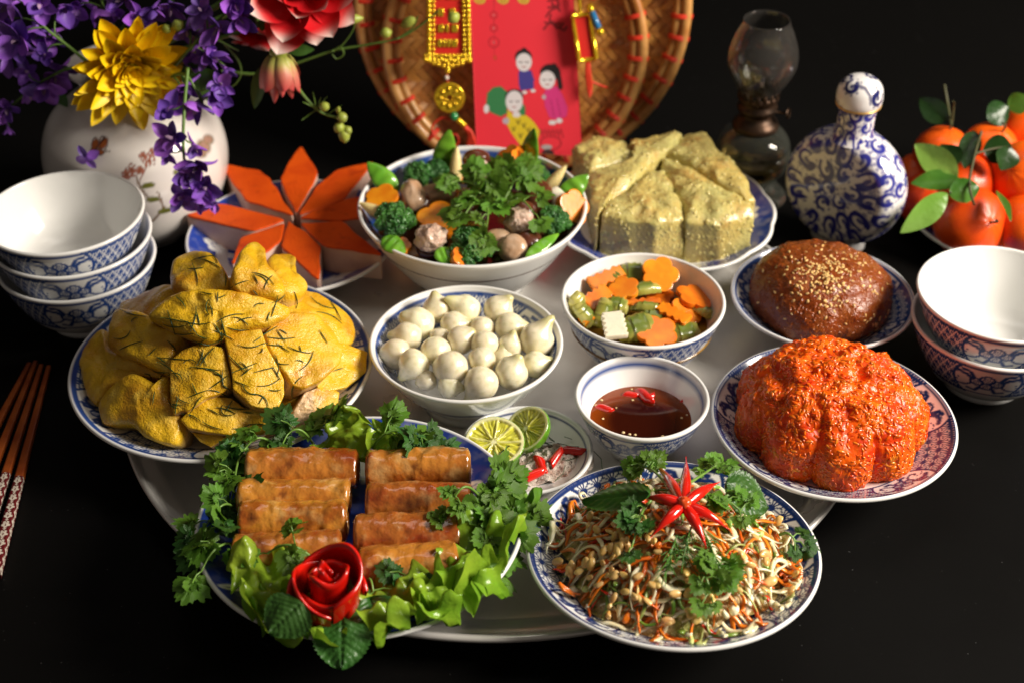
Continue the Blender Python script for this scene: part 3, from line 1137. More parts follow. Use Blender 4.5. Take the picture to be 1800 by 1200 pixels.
def mint(base, tip, wid, seed, label, up=(0, -.2, 1), name='mint_leaf', cat='herb leaf', mt=None, curl=-.08):
    base, tip = np.asarray(base, float), np.asarray(tip, float)
    L = np.linalg.norm(tip - base)

    def fn(u, v):
        w = wid * np.sin(np.pi * np.clip(u, .0, 1) ** .78) ** .62 * (1 + .10 * (np.abs(((u * 13) % 1) - .5) * 2 - .5) * (np.abs(v) > .85)) + 1e-5
        vein = .0005 * np.abs(np.sin((u * 8 - np.abs(v) * 2.4) * np.pi)) * (1 - np.abs(v) * .4)
        z = vein - .0009 * np.exp(-(v / .07) ** 2) + .10 * np.abs(v) * w * (1 - u) + curl * L * u ** 2 + .0012 * np.sin(v * 4 + seed)
        return np.stack([v * w, u * L, z], -1)
    g = sheet(fn, 60, 33)
    return put(name, tf(g, frame_y(tip - base, up), base), mt or MINT, label=label, cat=cat, org=base)


mint(at(532, 1058, .080), at(472, 1110, .074), .0175, 1, 'round mint leaf at the lower left of the tomato rose')
mint(at(602, 1085, .062), at(600, 1174, .050), .0172, 2, 'large veined mint leaf hanging over the plate edge below the tomato rose', up=(0, -.55, 1))
mint(at(650, 1050, .060), at(672, 1118, .056), .0150, 5, 'dark mint leaf in the shade right of the tomato rose', mt=CILD)

# ---- tomato rose: wound strips of skin
TOM = mat('tomato_skin', (.62, .010, .004), .22, coat=.6, sss=.05, srad=(.003, .001, .001), var=((.50, .006, .003), 30, 2, .4, .7), bump=(60, .06, .002))
trc = at(577, 1086, .043)
rose = thing('tomato_rose', trc, 'red tomato skin rose at the front of the roll plate', 'garnish')


def petal_strip(r0, r1, a0, a1, z0, h, flare, seed, name='petal'):
    def fn(u, v):
        a = a0 + (a1 - a0) * u
        t = (v + 1) / 2
        r = r0 + (r1 - r0) * u + flare * t ** 1.6
        hh = h * (.55 + .45 * np.sin(np.pi * np.clip(u * .9 + .06, 0, 1)) ** .6) + .0012 * np.sin(a * 3 + seed)
        return np.stack([r * np.cos(a), r * np.sin(a), z0 + t * hh], -1)
    g = sheet(fn, 60, 10)
    V = g[0]
    # real thickness
    inn = V * A3(1, 1, 1) - np.concatenate([V[:, :2] / (np.linalg.norm(V[:, :2], axis=1)[:, None] + 1e-9) * .0011, np.zeros((len(V), 1))], 1)
    n = len(V)
    nu, nv = 60, 10
    e = [np.stack([np.arange(nu - 1) * nv + c, (np.arange(nu - 1) + 1) * nv + c, (np.arange(nu - 1) + 1) * nv + c + n, np.arange(nu - 1) * nv + c + n], 1) for c in (0, nv - 1)]
    F = [gridf(nu, nv), gridf(nu, nv, flip=True) + n] + e
    T = rotm((1, 0, 0), math.radians(6)) @ rotm((0, 1, 0), math.radians(4))
    return put(name, tf((np.concatenate([V, inn]), F), T, trc, 1.85), TOM, rose)


for (r0, r1, a0, a1, z0, h, fl, sd) in [(.0016, .0040, 0, 7.0, .004, .0235, .0004, 1), (.0050, .0066, 2.2, 8.2, .003, .0240, .0010, 2), (.0080, .0090, 3.3, 6.3, .001, .0190, .0012, 3), (.0092, .0100, 1.7, 4.9, .001, .0215, .0018, 4),
                                        (.0098, .0104, -1.3, 2.6, .0, .0265, .0014, 5), (.0110, .0114, .2, 3.4, -.001, .0170, .0022, 7)]:
    petal_strip(r0, r1, a0, a1, z0, h, fl, sd)

# ================================================================== PICKLED ONIONS
ONI = mat('onion_skin', (.86, .80, .60), .11, sss=.4, srad=(.006, .005, .003), coat=.3, var=((.76, .66, .40), 50, 4, .45, .7), bump=(140, .15, .001), paint=True, hue=.012, val=.07, stretch=(1, 1, .25))


def onion_geo(seed, tip=1.0):
    r_ = np.random.default_rng(seed)
    t = np.linspace(0, 1, 24)
    a = t * np.pi
    r = np.sin(a) ** .85
    z = -np.cos(a) * .95
    # pull the crown out into a dry tip
    up = sst(.80, 1, t)
    z = z + up * .52 * tip
    r = r * (1 - .35 * up * tip) + .07 * up * tip * (t < .99)
    r[-1] = .001
    g, T, K = lathe(np.stack([r, z], 1), 30)
    V = g[0] * (1 + .05 * fbm(g[0], 1.1, 2, seed))[:, None]
    V = V * (1 + .012 * np.sin(T * 7 + seed) * np.sin(K / 23 * np.pi))[:, None]
    V[:, 0] += .22 * np.clip(V[:, 2] - .8, 0, 2) ** 1.5 * r_.normal()
    m = np.maximum(sst(.85, 1.3, V[:, 2]) * .65, .30 * line(((T * 11 / 6.283 + .3 * np.sin(K * .4 + seed)) % 1) - .5, .16))
    m = np.maximum(m, .26 * sst(.4, .9, np.sin(T * 9 + seed) * .5 + .5) * sst(.2, 1.2, V[:, 2]))
    return (V, g[1]), rgba(m, (.42, .40, .10))


OM = [mesh('pickled_onion', gg, ONI, paint=pp) for gg, pp in (onion_geo(i, (.8, 1.0, .6, 1.3, .4)[i % 5]) for i in range(7))]
onis = [(768, 543, 24, -8, .060, 'tall pickled onion at the back left, tip pointing straight up'), (818, 545, 26, -50, .060, 'pickled onion at the back centre with its tip to the upper left'),
        (876, 545, 25, 38, .060, 'pickled onion at the back right with a long curled dry tip'), (735, 570, 28, -62, .057, 'yellowish pickled onion at the left with tip pointing up left'),
        (716, 592, 25, -85, .055, 'pickled onion against the left wall, tip to the left'), (798, 572, 24, 80, .056, 'oval pickled onion lying in the second row behind the centre'),
        (847, 577, 21, 170, .056, 'small yellow green pickled onion in the second row centre'), (897, 577, 26, 84, .056, 'pinkish oval pickled onion in the second row at the right'),
        (943, 597, 29, 28, .058, 'large pickled onion at the right wall with its tip up'), (773, 595, 18, 90, .055, 'small half hidden pickled onion left of the centre'),
        (810, 598, 24, 52, .058, 'cream pickled onion in the middle with its root tip to the right'), (852, 605, 23, 175, .059, 'round pickled onion just right of the middle'),
        (897, 608, 21, 10, .056, 'upright pickled onion between the large right one and the middle'), (697, 622, 26, -80, .052, 'translucent pickled onion lowest at the left wall, tip left'),
        (766, 617, 25, 170, .056, 'round pickled onion left of the middle in the third row'), (847, 632, 23, 160, .060, 'squat pickled onion in front of the middle one'),
        (728, 640, 26, -140, .057, 'shiny pickled onion at the front left, papery tip downward'), (792, 645, 29, 175, .059, 'biggest round pickled onion at the front centre left'),
        (898, 655, 28, 25, .057, 'heart shaped pickled onion at the front right'), (941, 640, 23, 75, .052, 'pickled onion at the right front with dry root tip to the right'),
        (750, 668, 17, -110, .050, 'small pickled onion low at the front left wall'), (790, 678, 20, 100, .050, 'small pickled onion at the very front, left of the tailed one'),
        (846, 672, 29, -155, .055, 'pickled onion at the very front with a drooping stem tail'), (885, 630, 20, 0, .050, 'pickled onion deep between the squat and the heart shaped one')]
for i, (x, y, rp, ang, z, lab) in enumerate(onis):
    P = at(x, y, z)
    s = rp / FPX * np.dot(P - CAM, _fw) * 1.07
    a = math.radians(ang)
    d = unit(_rt * math.sin(a) + (_up * .55 + A3(0, 0, .45)) * math.cos(a) - _fw * .12)
    o = inst('pickled_onion', OM[(i * 3) % 7], None, P, frame(d, (0, -1, .3)) @ rotm((0, 0, 1), i * 1.3), (s, s, s * .98))
    tag(o, lab, 'onion', 'pickled onions in the footed bowl')

# ================================================================== PICKLE BOWL
CAR = mat('carrot', (.74, .18, .008), .25, sss=.12, srad=(.004, .002, .001), coat=.35, var=((.82, .27, .012), 70, 2, .4, .65), bump=(300, .12, .001), hue=.008, val=.08, paint=True)
CUC = mat('cucumber', (.30, .29, .05), .22, sss=.15, srad=(.003, .003, .001), coat=.4, var=((.40, .36, .10), 80, 3, .4, .65), paint=True, bump=(250, .25, .001), val=.15)
RAD = mat('white_radish', (.78, .72, .56), .32, sss=.25, srad=(.004, .003, .002), bump=(260, .2, .001), paint=True)
BRINE = mat('pickle_brine', (.16, .07, .008), .07, spec=.6, rnd=False, coat=.3, var=((.24, .13, .02), 30, 2, .4, .7))


def disc(c, r, z, n=60, wob=.0):
    th = np.linspace(0, 2 * np.pi, n, endpoint=False)
    g, T, K = lathe([(0, -.004), (r * .97, -.004), (r, -.0012), (r * 1.002, 0), (r * .97, -.0003), (r * .5, -.0003), (0, -.0003)], n)
    return tf(g, None, A3(c[0], c[1], z))


def flower_slice(k=5, th=.004, r=.012, depth=.16, n=60):
    t = np.linspace(0, 2 * np.pi, n, endpoint=False)
    rr = r * (1 - depth + depth * np.abs(np.cos(t * k / 2)) ** .8 * 1.5)
    return prism(np.stack([rr * np.cos(t), rr * np.sin(t)], 1), -th / 2, th / 2, .0006, 2)


def crinkle(L, wd, th, waves=5, amp=.0012):
    """crinkle-cut slab: waved on its long faces"""
    t = np.linspace(0, 1, 40)
    w = wd / 2 + amp * np.sin(t * waves * 2 * np.pi)
    poly = np.concatenate([np.stack([w, (t - .5) * L], 1), np.stack([-w, (t - .5) * L], 1)[::-1]])
    return prism(poly, -th / 2, th / 2, .0005, 2)


def facing(tx, ty, roll=0.0):
    """frame whose z looks back at the camera, tipped by tx (up/down) and ty (left/right) degrees"""
    R = np.stack([_rt, _up, -_fw], 1)
    return R @ rotm((1, 0, 0), math.radians(tx)) @ rotm((0, 1, 0), math.radians(ty)) @ rotm((0, 0, 1), math.radians(roll))


put('pickle_brine', disc(CB, .0555, CB[2] + .036), BRINE, label='brownish brine in the pickled carrot bowl', cat='brine')
carf = [(1160, 483, .0145, -20, 8, 0, .058, 'pickled carrot flower standing at the back of the bowl, face to the viewer'), (1097, 508, .0115, -40, -10, 30, .056, 'small paler pickled carrot flower left of centre'),
        (1222, 523, .0148, -55, 14, 12, .052, 'pickled carrot flower lying tilted at the right wall'), (1155, 585, .0150, -38, 0, 40, .050, 'pickled carrot flower at the front of the bowl, half under brine'),
        (1204, 551, .0125, -30, 20, 60, .048, 'reddish pickled carrot flower sunk in brine at the right'), (1158, 522, .0115, -50, 0, 10, .046, 'dark orange pickled carrot flower under the standing one')]
for x, y, r, tx, ty, ro, z, lab in carf:
    put('pickled_carrot', tf(flower_slice(5, .0042, r, .17), facing(tx, ty, ro), at(x, y, z)), CAR, None, 2, label=lab, cat='carrot', group='carrot pieces in the pickle bowl')
for x, y, L, w, tx, ty, ro, z, lab, mt in [(1066, 490, .030, .0120, -35, 0, -62, .057, 'long crinkle cut pickled carrot slab at the back left', CAR), (1050, 524, .024, .0130, -30, 10, -50, .055, 'crinkle cut pickled carrot slab at the left wall', CAR),
                                            (1184, 553, .027, .0105, -45, 0, 52, .054, 'serrated pickled carrot slab right of the centre', CAR), (1126, 534, .031, .0060, -40, 0, -86, .053, 'thin notched pickled carrot strip across the centre', CAR),
                                            (1030, 560, .010, .008, -30, 0, 40, .050, 'tiny yellow orange pickled carrot end at the lower left', CAR), (1080, 572, .0225, .0155, -35, 0, 8, .055, 'white crinkle cut pickled radish piece at the front left', RAD)]:
    g = crinkle(L, w, .0055, 4 if mt is CAR else 5, .0011)
    put('pickled_carrot' if mt is CAR else 'pickled_radish', tf(g, facing(tx, ty, ro), at(x, y, z)), mt, None, 2, label=lab, cat='carrot' if mt is CAR else 'radish', group='carrot pieces in the pickle bowl' if mt is CAR else None)


def cuke(L, r, th):
    """half-round cucumber chunk with ridged cut and green skin on the round side"""
    g = ball(30, 26)
    V = g[0].copy()
    sgn = np.sign(V)
    V = sgn * np.abs(V) ** A3(.8, .85, .75)
    V[:, 1] = np.where(V[:, 1] < 0, V[:, 1] * .35, V[:, 1])
    V = V * A3(r * .9, r * .85, L * .62)
    V[:, 1] -= 10 * (V[:, 2]) ** 2
    V *= (1 + .05 * np.sin(V[:, 2] / L * 30) + .05 * fbm(V, 160, 2, int(L * 1e5)))[:, None]
    m = sst(.45, .80, V[:, 1] / r + .12 * fbm(V, 300, 2, 4))
    return (V, g[1]), rgba(m * .75, (.055, .12, .010))


for x, y, L, r, ax, tw, z, lab in [(1013, 536, .020, .009, (.1, .3, -1), 1.2, .052, 'pale cucumber chunk at the far left wall'), (1026, 555, .018, .009, (.5, -.3, -.6), .5, .050, 'soft yellowish cucumber chunk at the lower left'),
                                    (1058, 549, .020, .0095, (.3, .6, .6), 2.4, .050, 'green cucumber chunk beside the white radish'), (1083, 540, .018, .009, (1, -.3, .1), 1.0, .050, 'cucumber chunk behind the white radish'),
                                    (1120, 577, .026, .012, (1, .35, .1), 1.2, .048, 'large olive cucumber chunk at the front'), (1140, 545, .022, .008, (1, -.3, .0), .2, .051, 'curved dark green cucumber slice at the centre'),
                                    (1130, 511, .026, .008, (1, .3, .0), .6, .053, 'green cucumber stick across the back centre'), (1112, 484, .022, .011, (1, 0, .0), 1.4, .050, 'brownish cucumber chunk at the back wall'),
                                    (1232, 548, .018, .008, (.6, -.6, .0), .4, .046, 'dark cucumber piece at the right wall'), (1081, 497, .018, .009, (.6, .5, .3), 1.8, .052, 'pale cucumber chunk between two carrot slabs'),
                                    (1200, 586, .024, .010, (1, .3, .0), 1.2, .044, 'sunken cucumber chunk at the front right'), (1150, 560, .020, .010, (1, -.1, .0), 1.2, .047, 'green cucumber chunk behind the front carrot flower')]:
    g, p = cuke(L, r, 0)
    put('pickled_cucumber', tf(g, frame(unit(ax), (0, -.4, 1)) @ rotm((0, 0, 1), tw - 1.2), at(x, y, z)), CUC, None, 2, paint=p, label=lab, cat='cucumber', group='cucumber pieces in the pickle bowl')

# ================================================================== DIPPING SAUCE
SAUCE = mat('dark_sauce', (.030, .0035, .0008), .05, spec=.55, rnd=False, coat=.25, paint=True, bump=(60, .02, .001))
sz = DB[2] + .0275
g = lathe([(0, -.003), (.034, -.003), (.0382, -.0008), (.0386, .0003)] + [(r, 0) for r in np.linspace(.0380, 0, 26)], 120)[0]
V = g[0]
r = np.hypot(V[:, 0], V[:, 1])
put('dipping_sauce', tf(g, None, A3(DB[0], DB[1], sz)), SAUCE, paint=rgba(sst(.018, .0365, r + V[:, 1] * .25) * .9, (.22, .040, .003)), label='dark red brown dipping sauce filling the small bowl', cat='sauce')
CHI = mat('red_chilli', (.62, .012, .005), .18, coat=.6, sss=.05, srad=(.002, .001, .001), paint=True, val=.1)
SEED = mat('pale_seed', (.72, .55, .28), .45, val=.15)


def chili_bit(L, r, bev=.35, hollow=False):
    """slanting slice of a chilli, open at its cut end"""
    t = np.linspace(0, 1, 10)
    prof = [(r * .55, L * .12), (r * .72, .0)] + [(r * (1 - .25 * x ** 2), L * x) for x in t] + [(r * .45, L * 1.06), (0, L * 1.1)]
    g, T, K = lathe(prof, 18)
    V = g[0].copy()
    V[:, 2] += V[:, 0] * bev * 2
    m = np.where(K <= 1, .8, 0.0)
    return (V, g[1]), rgba(m, (.75, .22, .05))


for x, y, L, r, a, dz, lab in [(1126, 690, .014, .0045, 80, .0012, 'large red chilli piece floating at the back of the sauce'), (1100, 694, .009, .0035, 40, .001, 'red chilli piece at the back left of the sauce'),
                               (1053, 716, .010, .0035, 60, .001, 'red chilli ring at the left edge of the sauce'), (1150, 695, .008, .003, 120, .001, 'small red chilli scrap at the back right of the sauce'), (1200, 706, .007, .003, 30, .001, 'red chilli bit near the right edge of the sauce')]:
    g, p = chili_bit(L, r)
    R = frame(unit([math.cos(math.radians(a)), -math.sin(math.radians(a)) * .4, .08]), (0, 0, 1))
    put('chilli_slice', tf(g, R, at(x, y, sz + dz - .0024)), CHI, paint=p, label=lab, cat='chilli', group='chilli in the dipping sauce')
rs = np.random.default_rng(5)
sb = ball(7, 5)
seedm = mesh('chilli_seed', (sb[0] * A3(.0011, .0011, .0005), sb[1]), SEED)
for i in range(22):
    a, q = rs.uniform(0, 6.28), rs.uniform(.55, .97)
    o = inst('chilli_seed', seedm, None, A3(DB[0] + .036 * q * math.cos(a), DB[1] + .036 * q * math.sin(a), sz + .0003), rotm((0, 0, 1), a), rs.uniform(.7, 1.4))
    tag(o, 'pale chilli seed or garlic speck floating on the dark sauce', 'seed', 'pale specks on the sauce')

# ================================================================== LIME DISH
LIMEF = mat('lime', (.55, .52, .07), .16, coat=.7, sss=.25, srad=(.006, .005, .001), paint=True, rnd=False, bump=(160, .3, .002))


def lime_half(R, depth, seed):
    """cut face at z=0 looking up, rind below"""
    prof = [(R * q, 0.0) for q in np.linspace(0, .97, 44)] + [(R * .99, -.0003), (R, -.0012)] + [(R * math.cos(a) ** .8, -.0012 - depth * math.sin(a)) for a in np.linspace(.05, 1.57, 14)]
    g, T, K = lathe(prof, 150)
    V = g[0].copy()
    rr = np.hypot(V[:, 0], V[:, 1]) / R
    face = K < 44
    ang = T + .05 * np.sin(T * 3 + seed)
    ns = 9
    sec = np.abs(((ang / (2 * np.pi) * ns + .5) % 1) - .5) * 2 * np.pi / ns * rr * R     # distance to the membrane
    memb = line(sec, .0010 + .0006 * np.sin(seed))
    pith = np.maximum(sst(.80, .90, rr), 1 - sst(.06, .13, rr))
    cells = fbm(np.stack([ang * 14, rr * 4, np.full(len(V), seed)], 1), 1.0, 2, seed)
    col = np.array([(.60, .58, .055)]) * (1 + .30 * cells)[:, None]
    pale = A3(.78, .76, .42)
    m = np.clip(np.maximum(memb * .5, pith), 0, 1)[:, None]
    col = col * (1 - m) + pale * m
    rind = (1 - face) + face * sst(.955, .985, rr)
    rind = np.clip(rind, 0, 1)[:, None]
    gr = A3(.10, .26, .014) * (1 + .35 * fbm(V, 260, 2, seed))[:, None]
    col = col * (1 - rind) + gr * rind
    V[:, 2] += np.where(face, -.0012 * (1 - memb) * sst(.1, .2, rr) * (1 - pith) + .0006 * cells * (1 - pith), 0)
    V[:, :2] *= (1 + .02 * np.sin(3 * T + seed))[:, None]
    pt = np.ones((len(V), 4))
    pt[:, :3] = col
    return (V, g[1]), pt


g, p = lime_half(.0215, .013, 2)
put('lime_half', tf(g, frame(unit(A3(-.08, -.30, .95))), at(868, 776, .0400)), LIMEF, paint=p, label='cut lime half in front, its juicy face turned to the viewer', cat='lime', group='lime halves')
g, p = lime_half(.0180, .013, 5)
put('lime_half', tf(g, frame(unit(A3(-.50, -.30, .80))) @ rotm((0, 0, 1), 1.2), at(924, 752, .0375)), LIMEF, paint=p, label='smaller lime piece behind, tipped to show green rind', cat='lime', group='lime halves')
SALT = mat('pepper_salt', (.70, .62, .54), .85, bump=(1100, 1.0, .002), var=((.46, .27, .20), 90, 4, .50, .66), var2=((.05, .03, .02), 520, 1, .68, .72), rnd=False)
sc_ = at(962, 818, .017)
g, T, K = lathe([(r_, .0095 * (1 - (r_ / .027) ** 2)) for r_ in np.linspace(.027, 0, 30)], 90, lambda T, K: 1 + .12 * np.sin(2 * T + 1) + .06 * np.sin(5 * T))
V = g[0] * A3(1.08, .86, 1)
V[:, 2] += fbm(V, 130, 4, 3) * .0034 + fbm(V, 600, 2, 9) * .0012
put('salt_heap', tf((V, g[1]), None, A3(sc_[0], sc_[1], LD[2] + .0118)), SALT, kind='stuff', label='heap of coarse salt with pepper in the lime dish')
for x, y, L, r, dr, lab in [(947, 806, .012, .0040, (.25, -.9, -.25), 'red chilli ring with visible seeds on the salt'), (928, 838, .013, .0036, (.9, .45, .1), 'slanted red chilli slice at the front of the salt'),
                            (968, 816, .015, .0032, (.55, .8, .25), 'slender red chilli slice in the middle of the salt'), (990, 791, .015, .0034, (.95, -.15, .05), 'red chilli slice at the right back of the salt'),
                            (886, 830, .010, .0030, (.5, .8, .2), 'small red chilli slice at the left, beside the coriander')]:
    g, p = chili_bit(L, r)
    put('chilli_slice', tf(g, frame(unit(dr), (0, 0, 1)), at(x, y, .0245)), CHI, paint=p, label=lab, cat='chilli', group='chilli slices in the lime dish')
rs = np.random.default_rng(8)
for i in range(30):
    x, y = rs.normal(965, 36), rs.normal(800, 20)
    P = at(x, y, .0235)
    a = rs.uniform(0, 6.28)
    d = A3(math.cos(a), math.sin(a), rs.uniform(-.1, .4)) * rs.uniform(.003, .008)
    put('lime_leaf_shred', tube(np.stack([P - d, P + A3(0, 0, .001) + A3(d[1], -d[0], 0) * .3, P + d]), .0003, 5), SHRED, label='thin dark thread of lime leaf on the salt', cat='leaf shred', group='lime leaf threads on the salt')
for i, (x, y) in enumerate([(878, 800), (888, 790), (870, 806)]):
    P = at(x, y, .0375)
    d = A3(.5 + .3 * i, .8, .2) * .006
    put('lime_leaf_shred', tube(np.stack([P - d, P + A3(0, 0, .001), P + d]), .0004, 5), SHRED, label='dark thread of lime leaf stuck on the front lime face', cat='leaf shred', group='lime leaf threads on the lime')

# ================================================================== VEGETABLE BOWL
BROC = mat('broccoli', (.020, .115, .012), .32, coat=.25, var=((.055, .20, .022), 60, 3, .42, .68), bump=(900, .8, .0015), val=.1)
STK = mat('broccoli_stalk', (.22, .34, .08), .4)
PEA = mat('snow_pea', (.10, .30, .018), .25, coat=.4, var=((.17, .40, .03), 50, 2, .4, .65), bump=(90, .2, .002), val=.12)
CORN = mat('baby_corn', (.76, .60, .26), .3, coat=.3, sss=.15, bump=(700, .7, .001))
SHII = mat('shiitake_cap', (.085, .022, .010), .22, coat=.6, var=((.14, .045, .018), 60, 3, .4, .65), bump=(120, .4, .002))
MEAT = mat('minced_meat', (.68, .50, .39), .35, sss=.15, srad=(.003, .002, .001), coat=.3, var=((.52, .33, .24), 110, 3, .42, .62), bump=(320, .9, .003))
TAN = mat('mushroom_stem', (.45, .26, .14), .28, coat=.45, var=((.56, .38, .25), 70, 3, .4, .62), bump=(150, .3, .002))
BROTH = mat('broth', (.065, .022, .006), .06, spec=.5, rnd=False, coat=.2)
put('broth', disc(VB, .083, VB[2] + .054, 90), BROTH, label='brown broth in the vegetable bowl', cat='broth')


def blob(rx, ry, rz, amp=.0, freq=1.0, seed=0, nu=26, nv=18):
    g = ball(nu, nv)
    V = g[0].copy()
    V = V * (1 + amp * fbm(V * freq, 1.0, 3, seed))[:, None]
    return (V * A3(rx, ry, rz), g[1])


def broccoli(P, R, seed, label, lean=(0, -.3, 1)):
    r_ = np.random.default_rng(seed)
    root = thing('broccoli_floret', P, label, 'broccoli', 'broccoli in the vegetable bowl')
    fr = frame(unit(lean))
    bud = ball(8, 6)
    gs = []
    heads = []
    for k in range(16):
        a, q = k * 2.4, math.sqrt((k + .5) / 16)
        heads.append((A3(q * math.cos(a), q * math.sin(a), math.sqrt(max(0, 1 - q * q * .85)) * .75) * R * .78, R * r_.uniform(.26, .36)))
    for c, rr in heads:
        gs.append(tf(blob(rr, rr, rr * .9, .12, 2.2, int(r_.integers(99)), 14, 9), None, c))
        for j in range(26):
            d = unit(r_.normal(size=3) + A3(0, 0, .5) + c / R)
            gs.append(tf(bud, None, c + d * rr * r_.uniform(.92, 1.05), rr * r_.uniform(.14, .24)))
    put('crown', tf(join(gs), fr, P), BROC, root)
    put('stalk', tf(tube([(0, 0, -R * 1.1), (0, 0, -R * .4), (0, 0, R * .3)], [R * .32, R * .36, R * .6], 12), fr, P), STK, root)


for i, (x, y, rp, z, lab) in enumerate([(738, 312, 30, .074, 'large dark broccoli floret at the back left of the soup bowl'), (768, 303, 24, .076, 'bright green broccoli floret beside the tall snow pea'), (694, 393, 38, .076, 'broccoli floret with a yellowish centre at the left front'),
                                        (826, 440, 40, .076, 'dense broccoli floret at the very front of the soup bowl'), (972, 393, 30, .076, 'broccoli floret at the right wall of the soup bowl'), (946, 312, 22, .073, 'small broccoli floret behind the coriander at the right')]):
    P = at(x, y, z)
    broccoli(P, rp / FPX * 1.2, i, lab, (0.1 * (i - 2), -.35, 1))


def pea_pod(a, b, w, label, up=None, tag_='snow peas in the soup bowl'):
    a, b = np.asarray(a, float), np.asarray(b, float)
    L = np.linalg.norm(b - a)
    up = up if up is not None else -_fw + A3(.2, 0, 0)
    fr = frame_y(b - a, up)
    u = np.linspace(0, 1, 22)
    m = 16
    th = np.linspace(0, 2 * np.pi, m, endpoint=False)
    wd = w * np.sin(np.pi * np.clip(u, .01, .985) ** .8) ** .7 * .5 + .0003
    U, T = np.meshgrid(u, th, indexing='ij')
    V = np.stack([wd[:, None] * np.cos(T), U * L, wd[:, None] * .30 * np.sin(T) * (1 + .25 * np.sin(U * 22)) - .10 * L * (U - .5) ** 2], -1).reshape(-1, 3)
    g = (V, [gridf(22, m, wv=True, flip=True)])
    put('snow_pea', tf(g, fr, a), PEA, label=label, cat='snow pea', group=tag_, org=a)


def z_at(x, y, z):
    return at(x, y, z)


pea_pod(z_at(774, 306, .068), atY(790, 230, VB[1] + .062), .019, 'tall snow pea standing upright at the back of the soup bowl', unit(A3(.1, -1, .35)))
pea_pod(z_at(926, 300, .068), atY(938, 228, VB[1] + .062), .0165, 'upright snow pea at the back beside the carrot, before the envelope', unit(A3(-.5, -1, .3)))
pea_pod(z_at(698, 340, .076), z_at(646, 286, .096), .018, 'snow pea at the left poking over the rim toward the pork', unit(A3(-.1, -.6, .8)))
pea_pod(z_at(980, 358, .074), z_at(1034, 308, .094), .018, 'snow pea at the right poking over the rim toward the cake', unit(A3(.1, -.7, .6)))
pea_pod(z_at(672, 418, .083), z_at(712, 444, .078), .0165, 'cut snow pea at the left front rim', unit(A3(0, -.4, 1)))
pea_pod(z_at(764, 452, .080), z_at(806, 445, .078), .0165, 'cut snow pea at the front beside the dense broccoli', unit(A3(0, -.4, 1)))
pea_pod(z_at(925, 452, .078), z_at(982, 410, .084), .010, 'narrow snow pea along the right front wall', unit(A3(-.3, -.7, .8)))
for x, y, r, tx, ty, ro, z, th, lab in [(774, 388, .0185, -38, 0, 20, .077, .005, 'big orange carrot flower slice at the front left of the soup'), (672, 351, .0140, -35, -12, 0, .078, .006, 'orange carrot slice at the left wall of the soup bowl'),
                                        (898, 282, .0125, -20, -30, 0, .084, .007, 'orange carrot flower at the back under the envelope'), (916, 283, .0125, -20, 40, 30, .084, .006, 'second orange carrot flower at the back, turned right'),
                                        (1006, 366, .0145, -10, 35, 15, .078, .007, 'orange carrot flower at the right wall of the soup bowl'), (811, 455, .0090, -30, 30, 0, .078, .006, 'small carrot tip between the front snow pea and broccoli'),
                                        (706, 434, .0075, -30, 0, 0, .077, .005, 'small carrot tip beside the cut snow pea at the left'), (808, 306, .009, -30, 0, 0, .073, .005, 'carrot tip behind the coriander')]:
    put('carrot_slice', tf(flower_slice(5, th, r, .15), facing(tx, ty, ro), at(x, y, z)), CAR, None, 2, label=lab, cat='carrot', group='carrot slices in the soup bowl')
for a, b, w, lab in [((800, 318, .070), (803, 258, .098), .0068, 'baby corn standing upright at the back beside the tall snow pea'), ((962, 334, .074), (996, 290, .094), .0062, 'baby corn pointing to the upper right'), ((676, 380, .077), (632, 357, .085), .0065, 'baby corn lying at the left rim')]:
    A, B = at(*a), at(*b)
    t = np.linspace(0, 1, 16)
    put('baby_corn', tube(A + (B - A) * t[:, None], w * (1 - t ** 2.2 * .85) * .92, 14), CORN, label=lab, cat='baby corn', group='baby corn in the soup bowl')


def mushroom(x, y, r, z, n, label, meat=None, cap=SHII, seed=0):
    P = at(x, y, z)
    root = thing('stuffed_mushroom' if meat else 'mushroom', P, label, 'mushroom', 'mushrooms in the soup bowl')
    fr = frame(unit(n))
    prof = [(0, -.30), (.4, -.30), (.85, -.26), (1.0, -.12), (1.0, .05), (.9, .32), (.68, .52), (.36, .64), (0, .68)]
    g = lathe(cr(prof, 26), 34)[0]
    V = g[0] * (1 + .06 * fbm(g[0], 1.6, 3, seed))[:, None] * r
    put('cap', tf((V, g[1]), fr, P), cap, root)
    if meat:
        mg = blob(r * .92, r * .9, r * .75, .22, 2.6, seed + 3, 34, 24)
        put('filling', tf(mg, fr, P - fr[:, 2] * r * .62), MEAT, root)


